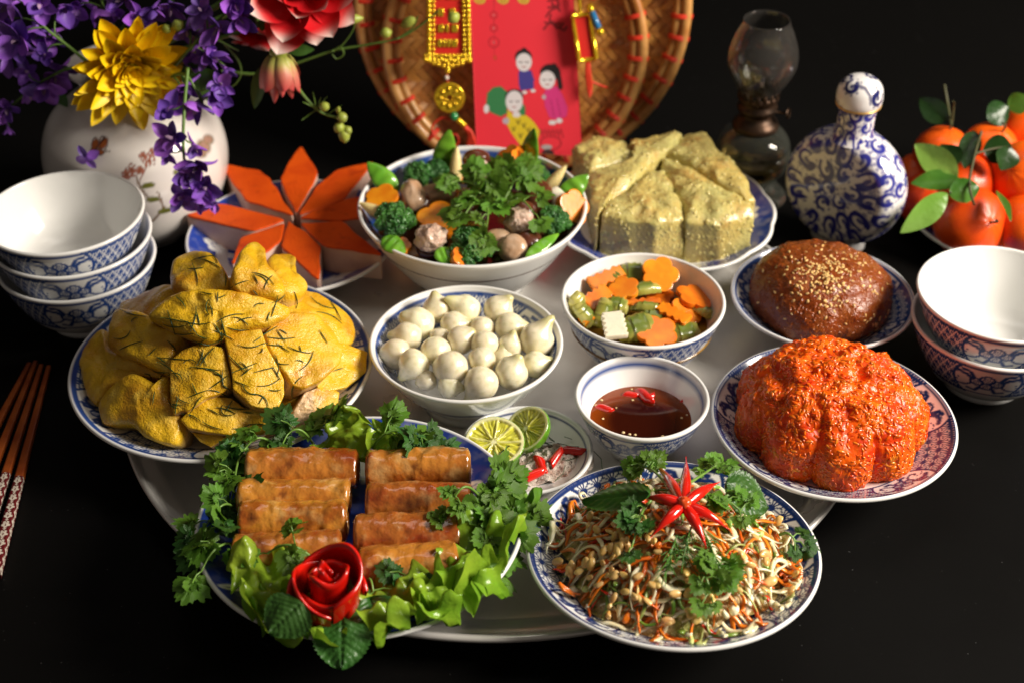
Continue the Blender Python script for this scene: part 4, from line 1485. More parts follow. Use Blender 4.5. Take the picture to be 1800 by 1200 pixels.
mushroom(838, 281, .0125, .083, (0, .8, .7), 'shiitake at the back stuffed with pale minced meat', True, seed=1)
mushroom(760, 432, .0135, .076, (.1, .25, -.8), 'shiitake at the front left topped with pale minced meat', True, seed=2)
mushroom(944, 345, .0150, .080, (.1, -.35, 1), 'dark glossy shiitake cap right of the coriander', seed=3)
mushroom(916, 396, .0130, .076, (.2, .6, -.8), 'stuffed shiitake with frilly pale meat at the right front', True, seed=4)
mushroom(930, 426, .0115, .076, (.3, -.5, .9), 'dark wrinkled shiitake at the right front above the pale one', seed=5)
mushroom(902, 437, .0120, .076, (-.1, -.6, .8), 'pale brown shiitake underside at the front right', cap=TAN, seed=6)
mushroom(924, 372, .0095, .077, (.3, -.5, .9), 'small dark shiitake peeking out below the coriander', seed=7)
for x, y, a, b, c, z, ro, mt, lab in [(725, 344, .0105, .0155, .010, .080, 12, TAN, 'plump pinkish straw mushroom at the back left'), (770, 340, .016, .009, .008, .074, 0, TAN, 'tan mushroom slice left of the coriander'),
                                      (872, 425, .014, .011, .007, .074, 10, TAN, 'tan mushroom slab at the front centre'), (820, 352, .008, .012, .008, .078, -10, MEAT, 'pale mushroom stem half under the coriander'), (980, 353, .009, .013, .009, .076, 30, RAD, 'white radish chunk right of the dark shiitake'),
                                      (735, 355, .010, .012, .008, .072, 40, SHII, 'dark mushroom piece behind the pinkish one'), (890, 300, .012, .010, .008, .074, 0, TAN, 'tan mushroom piece at the back beside the carrots')]:
    g = blob(a, b, c, .12, 1.8, int(x) % 50, 26, 18)
    V = g[0]
    put('mushroom_piece' if mt is not RAD else 'radish_chunk', tf(g, facing(-30, 0, ro), at(x, y, z)), mt, paint=np.zeros((len(V), 4)), label=lab, cat='mushroom' if mt is not RAD else 'radish')
for i, (a, b, n, lab) in enumerate([((880, 380), (800, 320), 9, 'coriander sprig on the soup reaching to the upper left'), ((870, 375), (920, 300), 9, 'coriander sprig on the soup reaching to the upper right'), ((860, 360), (810, 380), 8, 'coriander sprig on the soup reaching to the left'),
                                    ((850, 350), (850, 400), 9, 'coriander sprig on the soup hanging toward the viewer'), ((880, 360), (940, 375), 7, 'coriander sprig on the soup reaching right past the dark shiitake'), ((840, 350), (870, 330), 8, 'coriander sprig heaped in the middle of the soup')]):
    sprig(at(*a, .084), at(*b, .094), max(3, n - 4), .0135, 100 + i, lab, 'coriander on the soup', sag=.008)

# ================================================================== PORK PASTE STAR
PSK = mat('orange_pork_skin', (.72, .088, .003), .58, spec=.25, var=((.60, .058, .002), 40, 4, .42, .7), var2=((.44, .036, .002), 90, 4, .58, .76), bump=(420, .5, .0012))
PME = mat('pork_paste', (.66, .46, .37), .5, sss=.1, srad=(.003, .002, .001), var=((.58, .38, .30), 60, 3, .4, .68), bump=(240, .3, .001))
pz = PP[2] + .0066
ph_ = .026
pork = [([(388, 287), (454, 299), (473, 312), (517, 379), (432, 353)], 'orange topped pork paste slice pointing to the upper left by the vase'), ([(529, 254), (560, 303), (521, 376), (490, 315)], 'orange topped pork paste slice pointing straight back'),
        ([(658, 283), (591, 299), (555, 328), (523, 379), (604, 350)], 'orange topped pork paste slice pointing to the upper right by the soup bowl'), ([(524, 382), (606, 350), (684, 338), (694, 376), (602, 387)], 'orange topped pork paste slice pointing right, partly behind the soup bowl'),
        ([(527, 391), (602, 389), (673, 447), (567, 431)], 'orange topped pork paste slice pointing to the lower right'), ([(506, 387), (535, 405), (565, 436), (560, 492), (494, 433)], 'orange topped pork paste slice pointing toward the viewer'),
        ([(500, 392), (494, 421), (470, 440), (404, 464), (421, 417)], 'orange topped pork paste slice pointing to the lower left behind the chicken head'), ([(501, 386), (391, 356), (326, 378), (447, 406)], 'orange topped pork paste slice pointing left toward the bowl stack')]
for i, (o, lab) in enumerate(pork):
    P = np.array([at(x, y, pz + ph_) for x, y in o])
    if np.cross(P[1] - P[0], P[2] - P[1])[2] < 0:
        P = P[::-1]
    c = P.mean(0)
    root = thing('pork_slice', A3(c[0], c[1], pz), lab, 'pork slice', 'pork paste slices laid as a star')
    q = []
    for a, b in zip(P, np.roll(P, -1, 0)):
        q += [a * (1 - t) + b * t for t in np.linspace(0.06, .94, 9)]
    q = np.array(q)
    q = np.concatenate([q[:, :2]], 1)
    q = q + np.stack([fbm(np.c_[q, np.full(len(q), i)], 60, 2, 3), fbm(np.c_[q, np.full(len(q), i)], 60, 2, 8)], 1) * .0011
    put('paste', prism(q, pz, pz + ph_ - .0022, .0010, 2), PME, root, 2)
    g = prism(c[:2] + (q - c[:2]) * 1.004, pz + ph_ - .0022, pz + ph_, .0014, 3)
    put('skin', g, PSK, root, 2)

# ================================================================== SQUARE RICE CAKE
CAKE = mat('green_rice_cake', (.54, .415, .125), .25, sss=.2, srad=(.005, .004, .002), coat=.45, var=((.50, .45, .16), 26, 3, .42, .64), var2=((.46, .27, .07), 34, 3, .54, .74),
           bump=(380, .5, .002), bump2=(90, .25, .004), rvar=(150, .10, .45))
kz = KP[2] + .0066
kh = .040
CAKEP = []
cake = [([(1009, 259), (1045, 250), (1098, 253), (1126, 279), (1114, 287), (1072, 296), (1036, 307), (1022, 288), (1007, 268)], .000, 'square rice cake piece at the back left corner'),
        ([(1109, 255), (1189, 241), (1195, 246), (1184, 266), (1157, 286), (1139, 302), (1100, 341), (1070, 357), (1052, 378), (1044, 348), (1036, 311), (1074, 299), (1128, 282)], .003, 'long strip of rice cake along the diagonal cut'),
        ([(1148, 304), (1166, 311), (1182, 338), (1199, 366), (1203, 388), (1152, 396), (1105, 391), (1061, 383), (1070, 361), (1102, 345)], -.001, 'triangular rice cake piece at the front'),
        ([(1162, 287), (1187, 290), (1230, 312), (1265, 337), (1311, 357), (1321, 381), (1266, 394), (1208, 389), (1193, 352), (1175, 316)], .000, 'triangular rice cake piece at the front right'),
        ([(1171, 279), (1209, 240), (1239, 238), (1259, 273), (1289, 291), (1312, 320), (1322, 352), (1307, 354), (1267, 333), (1234, 309), (1192, 285)], .002, 'rice cake piece at the back right corner by the lamp')]
for i, (o, dz, lab) in enumerate(cake):
    P = np.array([at(x, y, kz + kh + dz * .5) for x, y in o])
    P = P.mean(0) + (P - P.mean(0)) * 1.05
    gg, K = pillow(P, (0, 0, 1), .0095, kh + dz - .001, 110, 14, 2.3, .0026, 75, i + 4, 1.02, lin=True)
    V = gg[0]
    V = V + np.stack([fbm(V, 260, 2, 3), fbm(V, 260, 2, 4), fbm(V, 260, 2, 5)], 1) * .0004
    cp_ = put('rice_cake_piece', (V, gg[1]), CAKE, label=lab, cat='rice cake', group='pieces of the cut square rice cake')
    CAKEP.append((V, gg[1][0], cp_))

# ================================================================== RED STICKY RICE
RED = mat('red_sticky_rice', (.86, .112, .002), .30, spec=.35, sss=.5, srad=(.008, .0025, .0008), coat=.1, var=((.62, .036, .002), 45, 3, .40, .66), var2=((.78, .15, .010), 60, 3, .55, .75), bump=(420, .35, .002))
GRA = mat('red_rice_grain', (.90, .125, .002), .22, spec=.4, sss=.5, srad=(.007, .0022, .0008), coat=.3, var=((.68, .048, .002), 50, 2, .42, .66), var2=((.86, .22, .015), 90, 2, .56, .72), val=.12)
oc = A3(OP[0] - .0015, OP[1] + .006, OP[2] + .0066)
prof = [(0, 0), (.040, 0), (.061, .0), (.0675, .003), (.0695, .009), (.0690, .018), (.0660, .029), (.0600, .037), (.0530, .044), (.0440, .050), (.0340, .0545), (.0220, .058), (.0100, .0595), (0, .0600)]
pr2 = np.concatenate([prof[:3], cr(prof[2:], 70)[1:]])
lob = lambda T, K: 1 - (.16 * np.clip(np.abs(np.sin(T * 4.5 + .35)) ** -.001 - np.abs(np.sin(T * 4.5 + .35)) ** .7, 0, 1)) * np.clip(1.25 - pr2[K, 1] / .055, 0, 1) * (pr2[K, 0] > .03)
g, T, K = lathe(pr2, 260, lob)
V = g[0].copy()
nr = V * A3(1, 1, 1.2) - A3(0, 0, .02)
nr = nr / (np.linalg.norm(nr, axis=1)[:, None] + 1e-9)
top = sst(.028, .055, V[:, 2])
dsp = (fbm(V, 75, 3, 6) * (.0010 + .0040 * top) + fbm(V, 260, 3, 7) * .0006) * sst(.0, .004, V[:, 2])
V = V + nr * dsp[:, None]
V = V @ rotm((0, 0, 1), .25).T
red = thing('red_rice_mound', oc, 'fluted mound of glossy red orange sticky rice on a patterned plate', 'sticky rice')
put('mound', tf((V, g[1]), None, oc), RED, red)


def sample_surface(V, F, n, r_):
    a, b, c = V[F[:, 0]], V[F[:, 1]], V[F[:, 2]]
    d = V[F[:, 3]]
    nn = np.cross(c - a, d - b)
    ar = np.linalg.norm(nn, axis=1)
    k = r_.choice(len(F), n, p=ar / ar.sum())
    u, v = r_.uniform(0, 1, (2, n))
    P = (a[k] * (1 - u)[:, None] + b[k] * u[:, None]) * (1 - v)[:, None] + (d[k] * (1 - u)[:, None] + c[k] * u[:, None]) * v[:, None]
    return P, nn[k] / (ar[k][:, None] + 1e-12)


CGR = mat('cake_grain', (.60, .49, .17), .2, sss=.25, srad=(.004, .003, .002), coat=.5, var=((.44, .38, .12), 60, 2, .42, .62), val=.1)
g7 = ball(7, 6)
rs = np.random.default_rng(9)
for Vc, Fc, ob in CAKEP:
    P, Nn = sample_surface(Vc, Fc, 800, rs)
    Nn *= np.sign((Nn * (P - Vc.mean(0))).sum(1))[:, None]
    keep = ((CAM - P) * Nn).sum(1) > 0
    gs = []
    for p_, n_ in zip(P[keep], Nn[keep]):
        t = unit(np.cross(n_, rs.normal(size=3)) + n_ * rs.normal(0, .25))
        gs.append(tf((g7[0] * A3(.0015, .0009, .0026), g7[1]), frame(t, n_), p_ - n_ * .00058, rs.uniform(.7, 1.2)))
    put('rice_grains', join(gs), CGR, ob, kind='stuff')
rs = np.random.default_rng(21)
P, Nn = sample_surface(V + oc, g[1][0], 6500, rs)
view = CAM - P
view /= np.linalg.norm(view, axis=1)[:, None]
Nn *= np.sign((Nn * (P - oc - A3(0, 0, .01))).sum(1))[:, None]
ok = (P[:, 2] > oc[2] + .001) & (rs.random(len(P)) < .8) & ((Nn * view).sum(1) > -.25)
P, Nn, view = P[ok], Nn[ok], view[ok]
gr = ball(7, 6)
grs = (gr[0] * A3(.00105, .00105, .0027), gr[1])
order = np.argsort(-(Nn * view).sum(1) + np.linalg.norm(P - CAM, axis=1) * .5)
GM = mesh('rice_grain', grs, GRA)
rest = []
for q, i in enumerate(order):
    t = unit(np.cross(Nn[i], rs.normal(size=3)))
    t = unit(t + Nn[i] * rs.normal(0, .14))
    R = frame(t, Nn[i])
    s = rs.uniform(.8, 1.25)
    loc = P[i] - Nn[i] * .00045
    if q < 300:
        inst('rice_grain', GM, red, loc, R, s)
    else:
        rest.append(tf(grs, R, loc, s))
put('rice_grains', join(rest), GRA, red, kind='stuff')

# ================================================================== BROWN STICKY RICE
BRN = mat('brown_sticky_rice', (.185, .032, .0022), .26, sss=.1, srad=(.004, .0015, .0006), coat=.12, var=((.24, .065, .012), 60, 4, .42, .68), bump=(520, .55, .0015), bump2=(170, .35, .003))
bc = A3(BP[0] - .001, BP[1] + .004, BP[2] + .0066)
prof = [(0, 0), (.035, 0), (.050, .001), (.0545, .006), (.0560, .013), (.0545, .022), (.0500, .031), (.0420, .039), (.0310, .0445), (.0170, .0475), (0, .0485)]
pr3 = np.concatenate([prof[:3], cr(prof[2:], 50)[1:]])
g, T, K = lathe(pr3, 160, lambda T, K: 1 + .035 * np.cos(3 * T - .9) - .08 * np.exp(-((T - 4.85) / .22) ** 2))
V = g[0].copy()
V = V + (V / (np.linalg.norm(V, axis=1)[:, None] + 1e-9)) * ((fbm(V, 70, 3, 31) * .0016 + fbm(V, 420, 2, 33) * .0005) * sst(.0, .004, V[:, 2]))[:, None]
brown = put('brown_rice_mound', tf((V, g[1]), None, bc), BRN, label='smooth dome of dark brown sticky rice under toasted sesame', cat='sticky rice', org=bc)
bcast = surf_cast([brown])
P, Nn = sample_surface(V + bc, g[1][0], 2600, np.random.default_rng(77))
Nn *= np.sign((Nn * (P - bc)).sum(1))[:, None]
gs = []
for p_, n_ in zip(P, Nn):
    if (CAM - p_) @ n_ > 0 and p_[2] > bc[2] + .002:
        t = unit(np.cross(n_, rs.normal(size=3)))
        gs.append(tf((gr[0] * A3(.0010, .0010, .0024), gr[1]), frame(t, n_), p_ - n_ * .00062, rs.uniform(.8, 1.2)))
put('rice_grains', join(gs), mat('brown_rice_grain', (.21, .040, .003), .24, coat=.2, var=((.28, .075, .006), 60, 2, .45, .65)), brown, kind='stuff')
SES = mat('sesame_seed', (.70, .45, .16), .4, val=.3, coat=.2)
t8 = ball(8, 6)
sv = t8[0] * A3(.0009, .0005, .0015)
sv[:, 0] *= 1 - .35 * (t8[0][:, 2] > 0) * t8[0][:, 2]
sem = mesh('sesame_seed', (sv, t8[1]), SES)
rs = np.random.default_rng(4)
k = 0
while k < 260:
    q = rs.random()
    if q < .62:
        x, y = rs.normal(1455, 30), rs.normal(482, 26)
    elif q < .9:
        x, y = rs.normal(1455, 62), rs.normal(505, 42)
    else:
        x, y = rs.normal(1545, 14), rs.normal(572, 12)
    p_, n_ = bcast(x, y)
    if p_ is None:
        continue
    if n_ @ ray(x, y) > 0:
        n_ = -n_
    t = unit(np.cross(n_, rs.normal(size=3)))
    o = inst('sesame_seed', sem, brown, p_ + n_ * .0003, np.stack([np.cross(n_, t), n_, t], 1), rs.uniform(.85, 1.2))
    k += 1

# ================================================================== SHREDDED SALAD
sr = STILT
_sm = mound(SP + A3(.0, .004, 0), .080, .040, 2.1, 0.0)
TILT5 = math.tan(math.radians(5.5))


def plate_z(x, y):
    r = np.hypot(x - SP[0], y - SP[1])
    t = np.clip((r - .0565) / .0356, 0, 1)
    return SP[2] + .0072 + .0187 * t ** 1.35 - (y - SP[1]) * TILT5


def sh(x, y):
    return np.maximum(_sm(x, y) + SP[2] + .0085 - (y - SP[1]) * TILT5, plate_z(x, y))

SBASE = mat('salad_mix', (.66, .52, .24), .35, sss=.1, var=((.30, .30, .06), 90, 4, .42, .6), var2=((.55, .20, .03), 70, 3, .52, .68), bump=(300, 1, .004), coat=.2)
g = lathe([(.073 * q, 0) for q in np.linspace(1, 0, 40)], 120, lambda T, K: 1 + .05 * np.sin(3 * T + 1) + .04 * np.sin(7 * T))[0]
V = g[0] + A3(SP[0], SP[1] + .004, 0)
V[:, 2] = np.maximum(sh(V[:, 0], V[:, 1]) - .003 + fbm(V, 110, 3, 3) * .003, plate_z(V[:, 0], V[:, 1]) + .0008)
salad = thing('shredded_salad', SP + A3(0, 0, .008), 'heap of shredded papaya and carrot salad on the front plate', 'salad')
put('shredded_mix', (V, g[1]), SBASE, salad, kind='stuff')
RSTR = mat('radish_strand', (.84, .73, .42), .25, sss=.3, srad=(.004, .003, .002), coat=.4, hue=.012, val=.12, var=((.80, .74, .52), 60, 2, .4, .6))
CSTR = mat('carrot_strand', (.74, .17, .008), .28, coat=.3, hue=.012, val=.12)
GSTR = mat('cucumber_strand', (.16, .28, .03), .3, coat=.3, hue=.02, val=.35, var=((.50, .52, .18), 60, 2, .45, .6))
TSTR = mat('chilli_strand', (.62, .03, .008), .28, coat=.4, val=.2)
rs = np.random.default_rng(12)


def strand(w, th, L, seg=9):
    q, a = math.sqrt(rs.random()) * .077, rs.uniform(0, 6.28)
    x, y = SP[0] + q * math.cos(a), SP[1] + .003 + q * .95 * math.sin(a)
    d, k = rs.uniform(0, 6.28), rs.normal(0, 45)
    off, lift = rs.uniform(-.001, .0055), rs.uniform(-.002, .005)
    pts = []
    ds = L / (seg - 1)
    for i in range(seg):
        z = float(sh(np.array(x), np.array(y))) + off + lift * math.sin(math.pi * i / (seg - 1))
        rr = math.hypot(x - SP[0], y - SP[1])
        if rr > .081:
            x, y = SP[0] + (x - SP[0]) * .081 / rr, SP[1] + (y - SP[1]) * .081 / rr
            d += 1.2
        z = float(sh(np.array(x), np.array(y))) + off + lift * math.sin(math.pi * i / (seg - 1))
        pts.append((x, y, max(z, float(plate_z(x, y)) + .0012)))
        x += ds * math.cos(d)
        y += ds * math.sin(d)
        d += k * ds + rs.normal(0, .18)
    pts = cr(pts, seg * 2)
    t = np.gradient(pts, axis=0)
    t /= np.linalg.norm(t, axis=1)[:, None]
    n0 = unit(A3(rs.normal(0, .5), rs.normal(0, .5), 1))
    V = []
    m = len(pts)
    for i in range(m):
        s = unit(np.cross(t[i], n0))
        n = np.cross(s, t[i])
        f = .45 + .55 * min(1, 4 * min(i, m - 1 - i) / m)
        for cx, cy in ((-1, -1), (1, -1), (1, 1), (-1, 1)):
            V.append(pts[i] + s * cx * w * f / 2 + n * cy * th * f / 2)
    e = np.array([[3, 2, 1, 0], [(m - 1) * 4, (m - 1) * 4 + 1, (m - 1) * 4 + 2, (m - 1) * 4 + 3]])
    return (np.array(V), [gridf(m, 4, wv=True), e])


for nm, mt, cnt, w0, w1, th, l0, l1 in (('radish_strand', RSTR, 215, .0018, .0040, .0011, .014, .040), ('carrot_strand', CSTR, 185, .0014, .0030, .0010, .014, .034), ('cucumber_strand', GSTR, 85, .0014, .0032, .0010, .012, .036), ('chilli_strand', TSTR, 22, .0018, .0028, .001, .008, .02)):
    for _ in range(cnt):
        put(nm, strand(rs.uniform(w0, w1), th, rs.uniform(l0, l1)), mt, salad)
for nm, mt, cnt, sz in (('carrot_chip', CSTR, 60, .0030), ('papaya_chunk', RSTR, 60, .0036), ('cucumber_chip', GSTR, 22, .0030)):
    ms = [mesh(nm, blob(sz * .8, sz, sz * .45, .35, 1.8, i, 10, 8), mt) for i in range(4)]
    for _ in range(cnt):
        q, a = math.sqrt(rs.random()) * .078, rs.uniform(0, 6.28)
        if nm == 'carrot_chip' and rs.random() < .6:
            a = rs.uniform(2.2, 4.6)
        P = A3(SP[0] + q * math.cos(a), SP[1] + .003 + q * .95 * math.sin(a), 0)
        P[2] = float(sh(P[0], P[1])) + rs.uniform(.002, .0065)
        inst(nm, ms[int(rs.integers(4))], salad, P, frame(unit(A3(0, -.2, 1) + rs.normal(0, .5, 3)), rs.normal(size=3)), rs.uniform(.6, 1.3))
PNUT = mat('peanut', (.74, .48, .17), .30, coat=.25, sss=.12, var=((.60, .30, .07), 130, 3, .46, .68), bump=(300, .3, .001), hue=.012, val=.12)


def peanut_geo(seed, broken):
    g = ball(16, 12)
    V = g[0].copy()
    V[:, 2] = np.where(V[:, 2] < 0, V[:, 2] * .15, V[:, 2] * .75)
    V = V * (1 + .10 * fbm(V, 1.4, 2, seed))[:, None]
    if broken:
        V[:, 1] = np.clip(V[:, 1], -.55 + .2 * V[:, 0], .9)
    V[:, 1] += .12 * V[:, 0] ** 2
    return (V * A3(.0026, .0046, .0026), g[1])


NUTS = [mesh('peanut', peanut_geo(i, i > 2), PNUT) for i in range(6)]
for i in range(100):
    if i < 44:
        px, py = rs.normal(1085, 45), rs.normal(945, 45)
    elif i < 70:
        px, py = rs.normal(1240, 60), rs.normal(1035, 28)
    else:
        a, q = rs.uniform(0, 6.28), rs.uniform(.5, 1)
        px, py = 1190 + 215 * q * math.cos(a), 970 + 135 * q * math.sin(a)
    P = on_height(px, py, sh, .0085)
    if np.hypot(P[0] - SP[0], P[1] - SP[1]) > .080:
        continue
    n = unit(slope(sh, P) + rs.normal(0, .5, 3))
    o = inst('peanut', NUTS[i % 6], None, P, frame(n, rs.normal(size=3)), rs.uniform(.75, 1.15))
    tag(o, 'roasted peanut or crumb scattered ' + ('at the left of the salad' if px < 1085 else 'at the right of the salad' if px > 1300 else 'at the front of the salad' if py > 1000 else 'in the middle of the salad'), 'peanut', 'peanuts scattered on the salad')
for px, py, a, s, lab in [(1225, 1050, .3, 1.35, 'peanut half with its flat face up at the front of the salad'), (1248, 1055, 2.6, 1.3, 'whole pale peanut half beside the flat one at the front'), (1352, 1022, 1.2, 1.2, 'browned peanut half at the right of the salad'), (1212, 1040, .8, 1.1, 'golden peanut standing left of the flat one')]:
    P = on_height(px, py, sh, .007)
    o = inst('peanut', NUTS[0], None, P, frame(unit(A3(.1, -.5, 1)), (math.sin(a), math.cos(a), .1)), s)
    tag(o, lab, 'peanut', 'peanuts scattered on the salad')
mint(on_height(1142, 868, sh, .020), on_height(1022, 878, sh, .020), .0125, 7, 'dark pointed mint leaf at the upper left of the salad', curl=-.02, mt=CILD)
mint(on_height(1275, 850, sh, .017), on_height(1356, 888, sh, .020), .0175, 8, 'broad crinkled mint leaf right of the chilli flower', curl=-.12)
mint(on_height(1290, 880, sh, .008), on_height(1345, 905, sh, .006), .010, 9, 'small mint leaf under the broad one on the salad')
for i, (a, b, n, lab) in enumerate([((1180, 850), (1110, 822), 8, 'coriander sprig at the back of the salad'), ((1210, 850), (1260, 815), 8, 'coriander sprig behind the chilli flower'), ((1150, 880), (1105, 960), 6, 'coriander sprig left of the chilli flower'),
                                    ((1240, 870), (1300, 900), 9, 'curly coriander right of the chilli flower'), ((1220, 960), (1270, 1010), 6, 'coriander sprig at the middle of the salad'), ((1230, 1010), (1250, 1045), 4, 'little coriander sprig above the front peanuts'), ((1370, 940), (1400, 950), 3, 'dark coriander leaf at the right of the salad')]):
    sprig(on_height(*a, sh, .010), on_height(*b, sh, .012), n, .0085, 200 + i, lab, 'coriander on the salad', sag=.004, bank=CILMD if i in (2, 6) else CILM)
DILL = mat('dill', (.07, .20, .02), .4, val=.2)
for j, (x0, y0, x1, y1, lab) in enumerate([(1215, 925, 1200, 985, 'feathery dill sprig below the chilli flower'), (1235, 930, 1262, 1000, 'feathery dill sprig in the middle of the salad'), (1190, 940, 1170, 1005, 'feathery dill tip pointing to the front left')]):
    A, B = on_height(x0, y0, sh, .012), on_height(x1, y1, sh, .011)
    gs = [tube(cr([A, (A + B) / 2 + A3(0, 0, .003), B], 9), .0005, 5)]
    for k in range(46):
        t = rs.uniform(.1, 1)
        p = A + (B - A) * t
        d = unit((B - A) + rs.normal(0, .022, 3)) * rs.uniform(.004, .011)
        gs.append(tube(np.stack([p, p + d * .5 + A3(0, 0, .0015), p + d]), [.0004, .0004, .0002], 4))
    put('dill_sprig', join(gs), DILL, label=lab, cat='herb', group='dill on the salad')
# chilli flower
cc = on_height(1203, 886, sh, .016)
cf = thing('chilli_flower', cc, 'red chilli cut into a seven pointed flower on top of the salad', 'garnish')
for x, y, lift in [(1151, 813, .012), (1206, 801, .020), (1266, 845, .014), (1283, 930, .002), (1244, 966, -.002), (1143, 944, .0), (1124, 873, .006)]:
    T_ = on_height(x, y, sh, .012 + max(lift, 0) * .5)
    d = T_ - cc
    t = np.linspace(0, 1, 16)[:, None]
    nrm = unit(A3(0, -.45, 1))
    path = cc + d * t + nrm * (np.sin(t * np.pi) * .0045 - .001)
    rad = .0036 * np.sin(np.clip(t[:, 0] * .82 + .22, 0, 1) * np.pi) ** .8 * (1 - t[:, 0] ** 3) + .0003
    gp = tube(path, rad, 12)
    put('petal', gp, CHI, cf, paint=np.zeros((len(gp[0]), 4)))
gp = blob(.0042, .0042, .003, .25, 2.5, 3, 16, 10)
put('heart', tf(gp, None, cc + A3(0, -.001, .003)), CHI, cf, paint=rgba(np.full(len(gp[0]), .55), (.70, .13, .02)))

# ================================================================== WOVEN BASKETS
BAM = mat('bamboo', (.56, .27, .070), .38, coat=.2, var=((.42, .165, .034), 22, 4, .40, .68), bump=(60, .2, .001), val=.22, hue=.008, stretch=(1, 1, 1))
BAMR = mat('bamboo_rim', (.60, .32, .10), .36, coat=.25, var=((.36, .13, .026), 40, 4, .42, .68), bump=(90, .2, .001))
RCORD = mat('red_cord', (.62, .035, .012), .5, val=.12)
LEAN = math.radians(15)
BN = A3(0, -math.cos(LEAN), math.sin(LEAN))
BY = A3(0, math.sin(LEAN), math.cos(LEAN))
BX = A3(1, 0, 0)
BR = np.stack([BX, BY, BN], 1)
B0 = A3(.0098, .262, .0) + BY * .158


def basket(c, R, depth, w, label, seed, nb):
    root = thing('woven_basket', c, label, 'basket', 'round woven bamboo trays')
    r_ = np.random.default_rng(seed)
    n = int(R * .97 / w)
    th = .0006
    for fam in (0, 1):
        for i in range(-n, n + 1):
            hc = math.sqrt(max(0, (R * .965) ** 2 - (i * w) ** 2))
            k = int(hc / w)
            if k < 2:
                continue
            js = np.arange(-k - 1, k + 2)
            s = np.clip(js * w, -hc, hc)
            over = ((i + js) % 4 < 2) if fam == 0 else ~((i + js) % 4 < 2)
            z = np.where(over, th * 1.3, -th * 1.3)
            rr = np.hypot(s, i * w) / R
            z = z - depth * (1 - rr ** 6)
            pts = np.stack([s, np.full(len(s), i * w), z], 1) if True else None
            if fam:
                pts = pts[:, [1, 0, 2]]
            side = A3(0, 1, 0) if fam == 0 else A3(1, 0, 0)
            hw = w * .46
            Vv = np.stack([pts - side * hw - A3(0, 0, th), pts + side * hw - A3(0, 0, th), pts + side * hw * .9 + A3(0, 0, th), pts - side * hw * .9 + A3(0, 0, th)], 1).reshape(-1, 3)
            Vv = Vv @ rotm((0, 0, 1), math.radians(45)).T
            g = (Vv, [gridf(len(s), 4, wv=True, flip=(fam == 0)), np.array([[3, 2, 1, 0]]), np.array([[0, 1, 2, 3]]) + (len(s) - 1) * 4])
            put('slat', tf(g, BR, c), BAM, root, smooth=False)
    a = np.linspace(0, 2 * np.pi, 161)
    ring = lambda rad, zz: np.stack([rad * np.cos(a), rad * np.sin(a), np.full(161, zz)], 1)
    put('rim_hoop', tf(tube(ring(R, .002), .0052, 10, False), BR, c), BAMR, root)
    put('rim_hoop', tf(tube(ring(R - .0075, -.001), .0042, 10, False), BR, c), BAMR, root)
    b = np.linspace(0, 2 * np.pi, 15)
    for k in range(nb):
        ph = 2 * np.pi * (k + r_.uniform(-.08, .08)) / nb + .1
        er, et = A3(math.cos(ph), math.sin(ph), 0), A3(-math.sin(ph), math.cos(ph), 0)
        loop = (er * (R - .0037) + A3(0, 0, .0008)) + np.outer(np.cos(b), er) * .0094 + np.outer(np.sin(b), A3(0, 0, 1)) * .0062
        gs = [tube(loop + et * q, .0008, 6, False) for q in (-.0013, 0, .0013)]
        put('binding', tf(join(gs), BR, c), RCORD, root)


basket(B0, .1495, .016, .0078, 'large outer round bamboo tray with red bound rim leaning behind', 1, 44)
C1 = on_plane(905, 85, B0 + BN * .014, BN)
basket(C1, .1165, .014, .0072, 'smaller inner round bamboo tray nested in the larger one', 2, 36)

# ================================================================== RED ENVELOPE (print drawn in photo pixels on its own flat face)
ENV = mat('red_paper', (.78, .030, .050), .55, paint=True, rnd=False, bump=(60, .04, .001))
ENO = C1 + BN * .020
ec = {k: on_plane(x, y, ENO, BN) for k, (x, y) in dict(tl=(822, -110), tr=(1003, -110), br=(1024, 276), bl=(838, 262)).items()}
nu, nv = 270, 140
u, v = np.meshgrid(np.linspace(0, 1, nu), np.linspace(0, 1, nv), indexing='ij')
u, v = u.ravel()[:, None], v.ravel()[:, None]
Pf = (ec['tl'] * (1 - v) + ec['tr'] * v) * (1 - u) + (ec['bl'] * (1 - v) + ec['br'] * v) * u


class Print:
    def __init__(self, n):
        self.c = np.zeros((n, 3))
        self.a = np.zeros(n)

    def over(self, m, col):
        m = np.clip(m, 0, 1)
        self.c = self.c * (1 - m)[:, None] + np.asarray(col) * m[:, None]
        self.a = np.maximum(self.a, m)

    def out(self):
        return np.concatenate([self.c, self.a[:, None]], 1)


def ellm(X, Y, cx, cy, rx, ry, rot=0.0, soft=.06):
    c, s = math.cos(math.radians(rot)), math.sin(math.radians(rot))
    a, b = (X - cx) * c + (Y - cy) * s, -(X - cx) * s + (Y - cy) * c
    return 1 - sst(1 - soft, 1 + soft, np.hypot(a / rx, b / ry))


def polym(X, Y, pts):
    p = np.asarray(pts, float)
    ins = np.zeros(X.shape, bool)
    for a, b in zip(p, np.roll(p, -1, 0)):
        with np.errstate(divide='ignore', invalid='ignore'):
            ins ^= ((a[1] > Y) != (b[1] > Y)) & (X < (b[0] - a[0]) * (Y - a[1]) / (b[1] - a[1] + 1e-12) + a[0])
    return ins.astype(float)


X, Y = to_px(Pf)
pr_ = Print(len(X))
FACE, BLK = (.70, .66, .68), (.012, .010, .012)


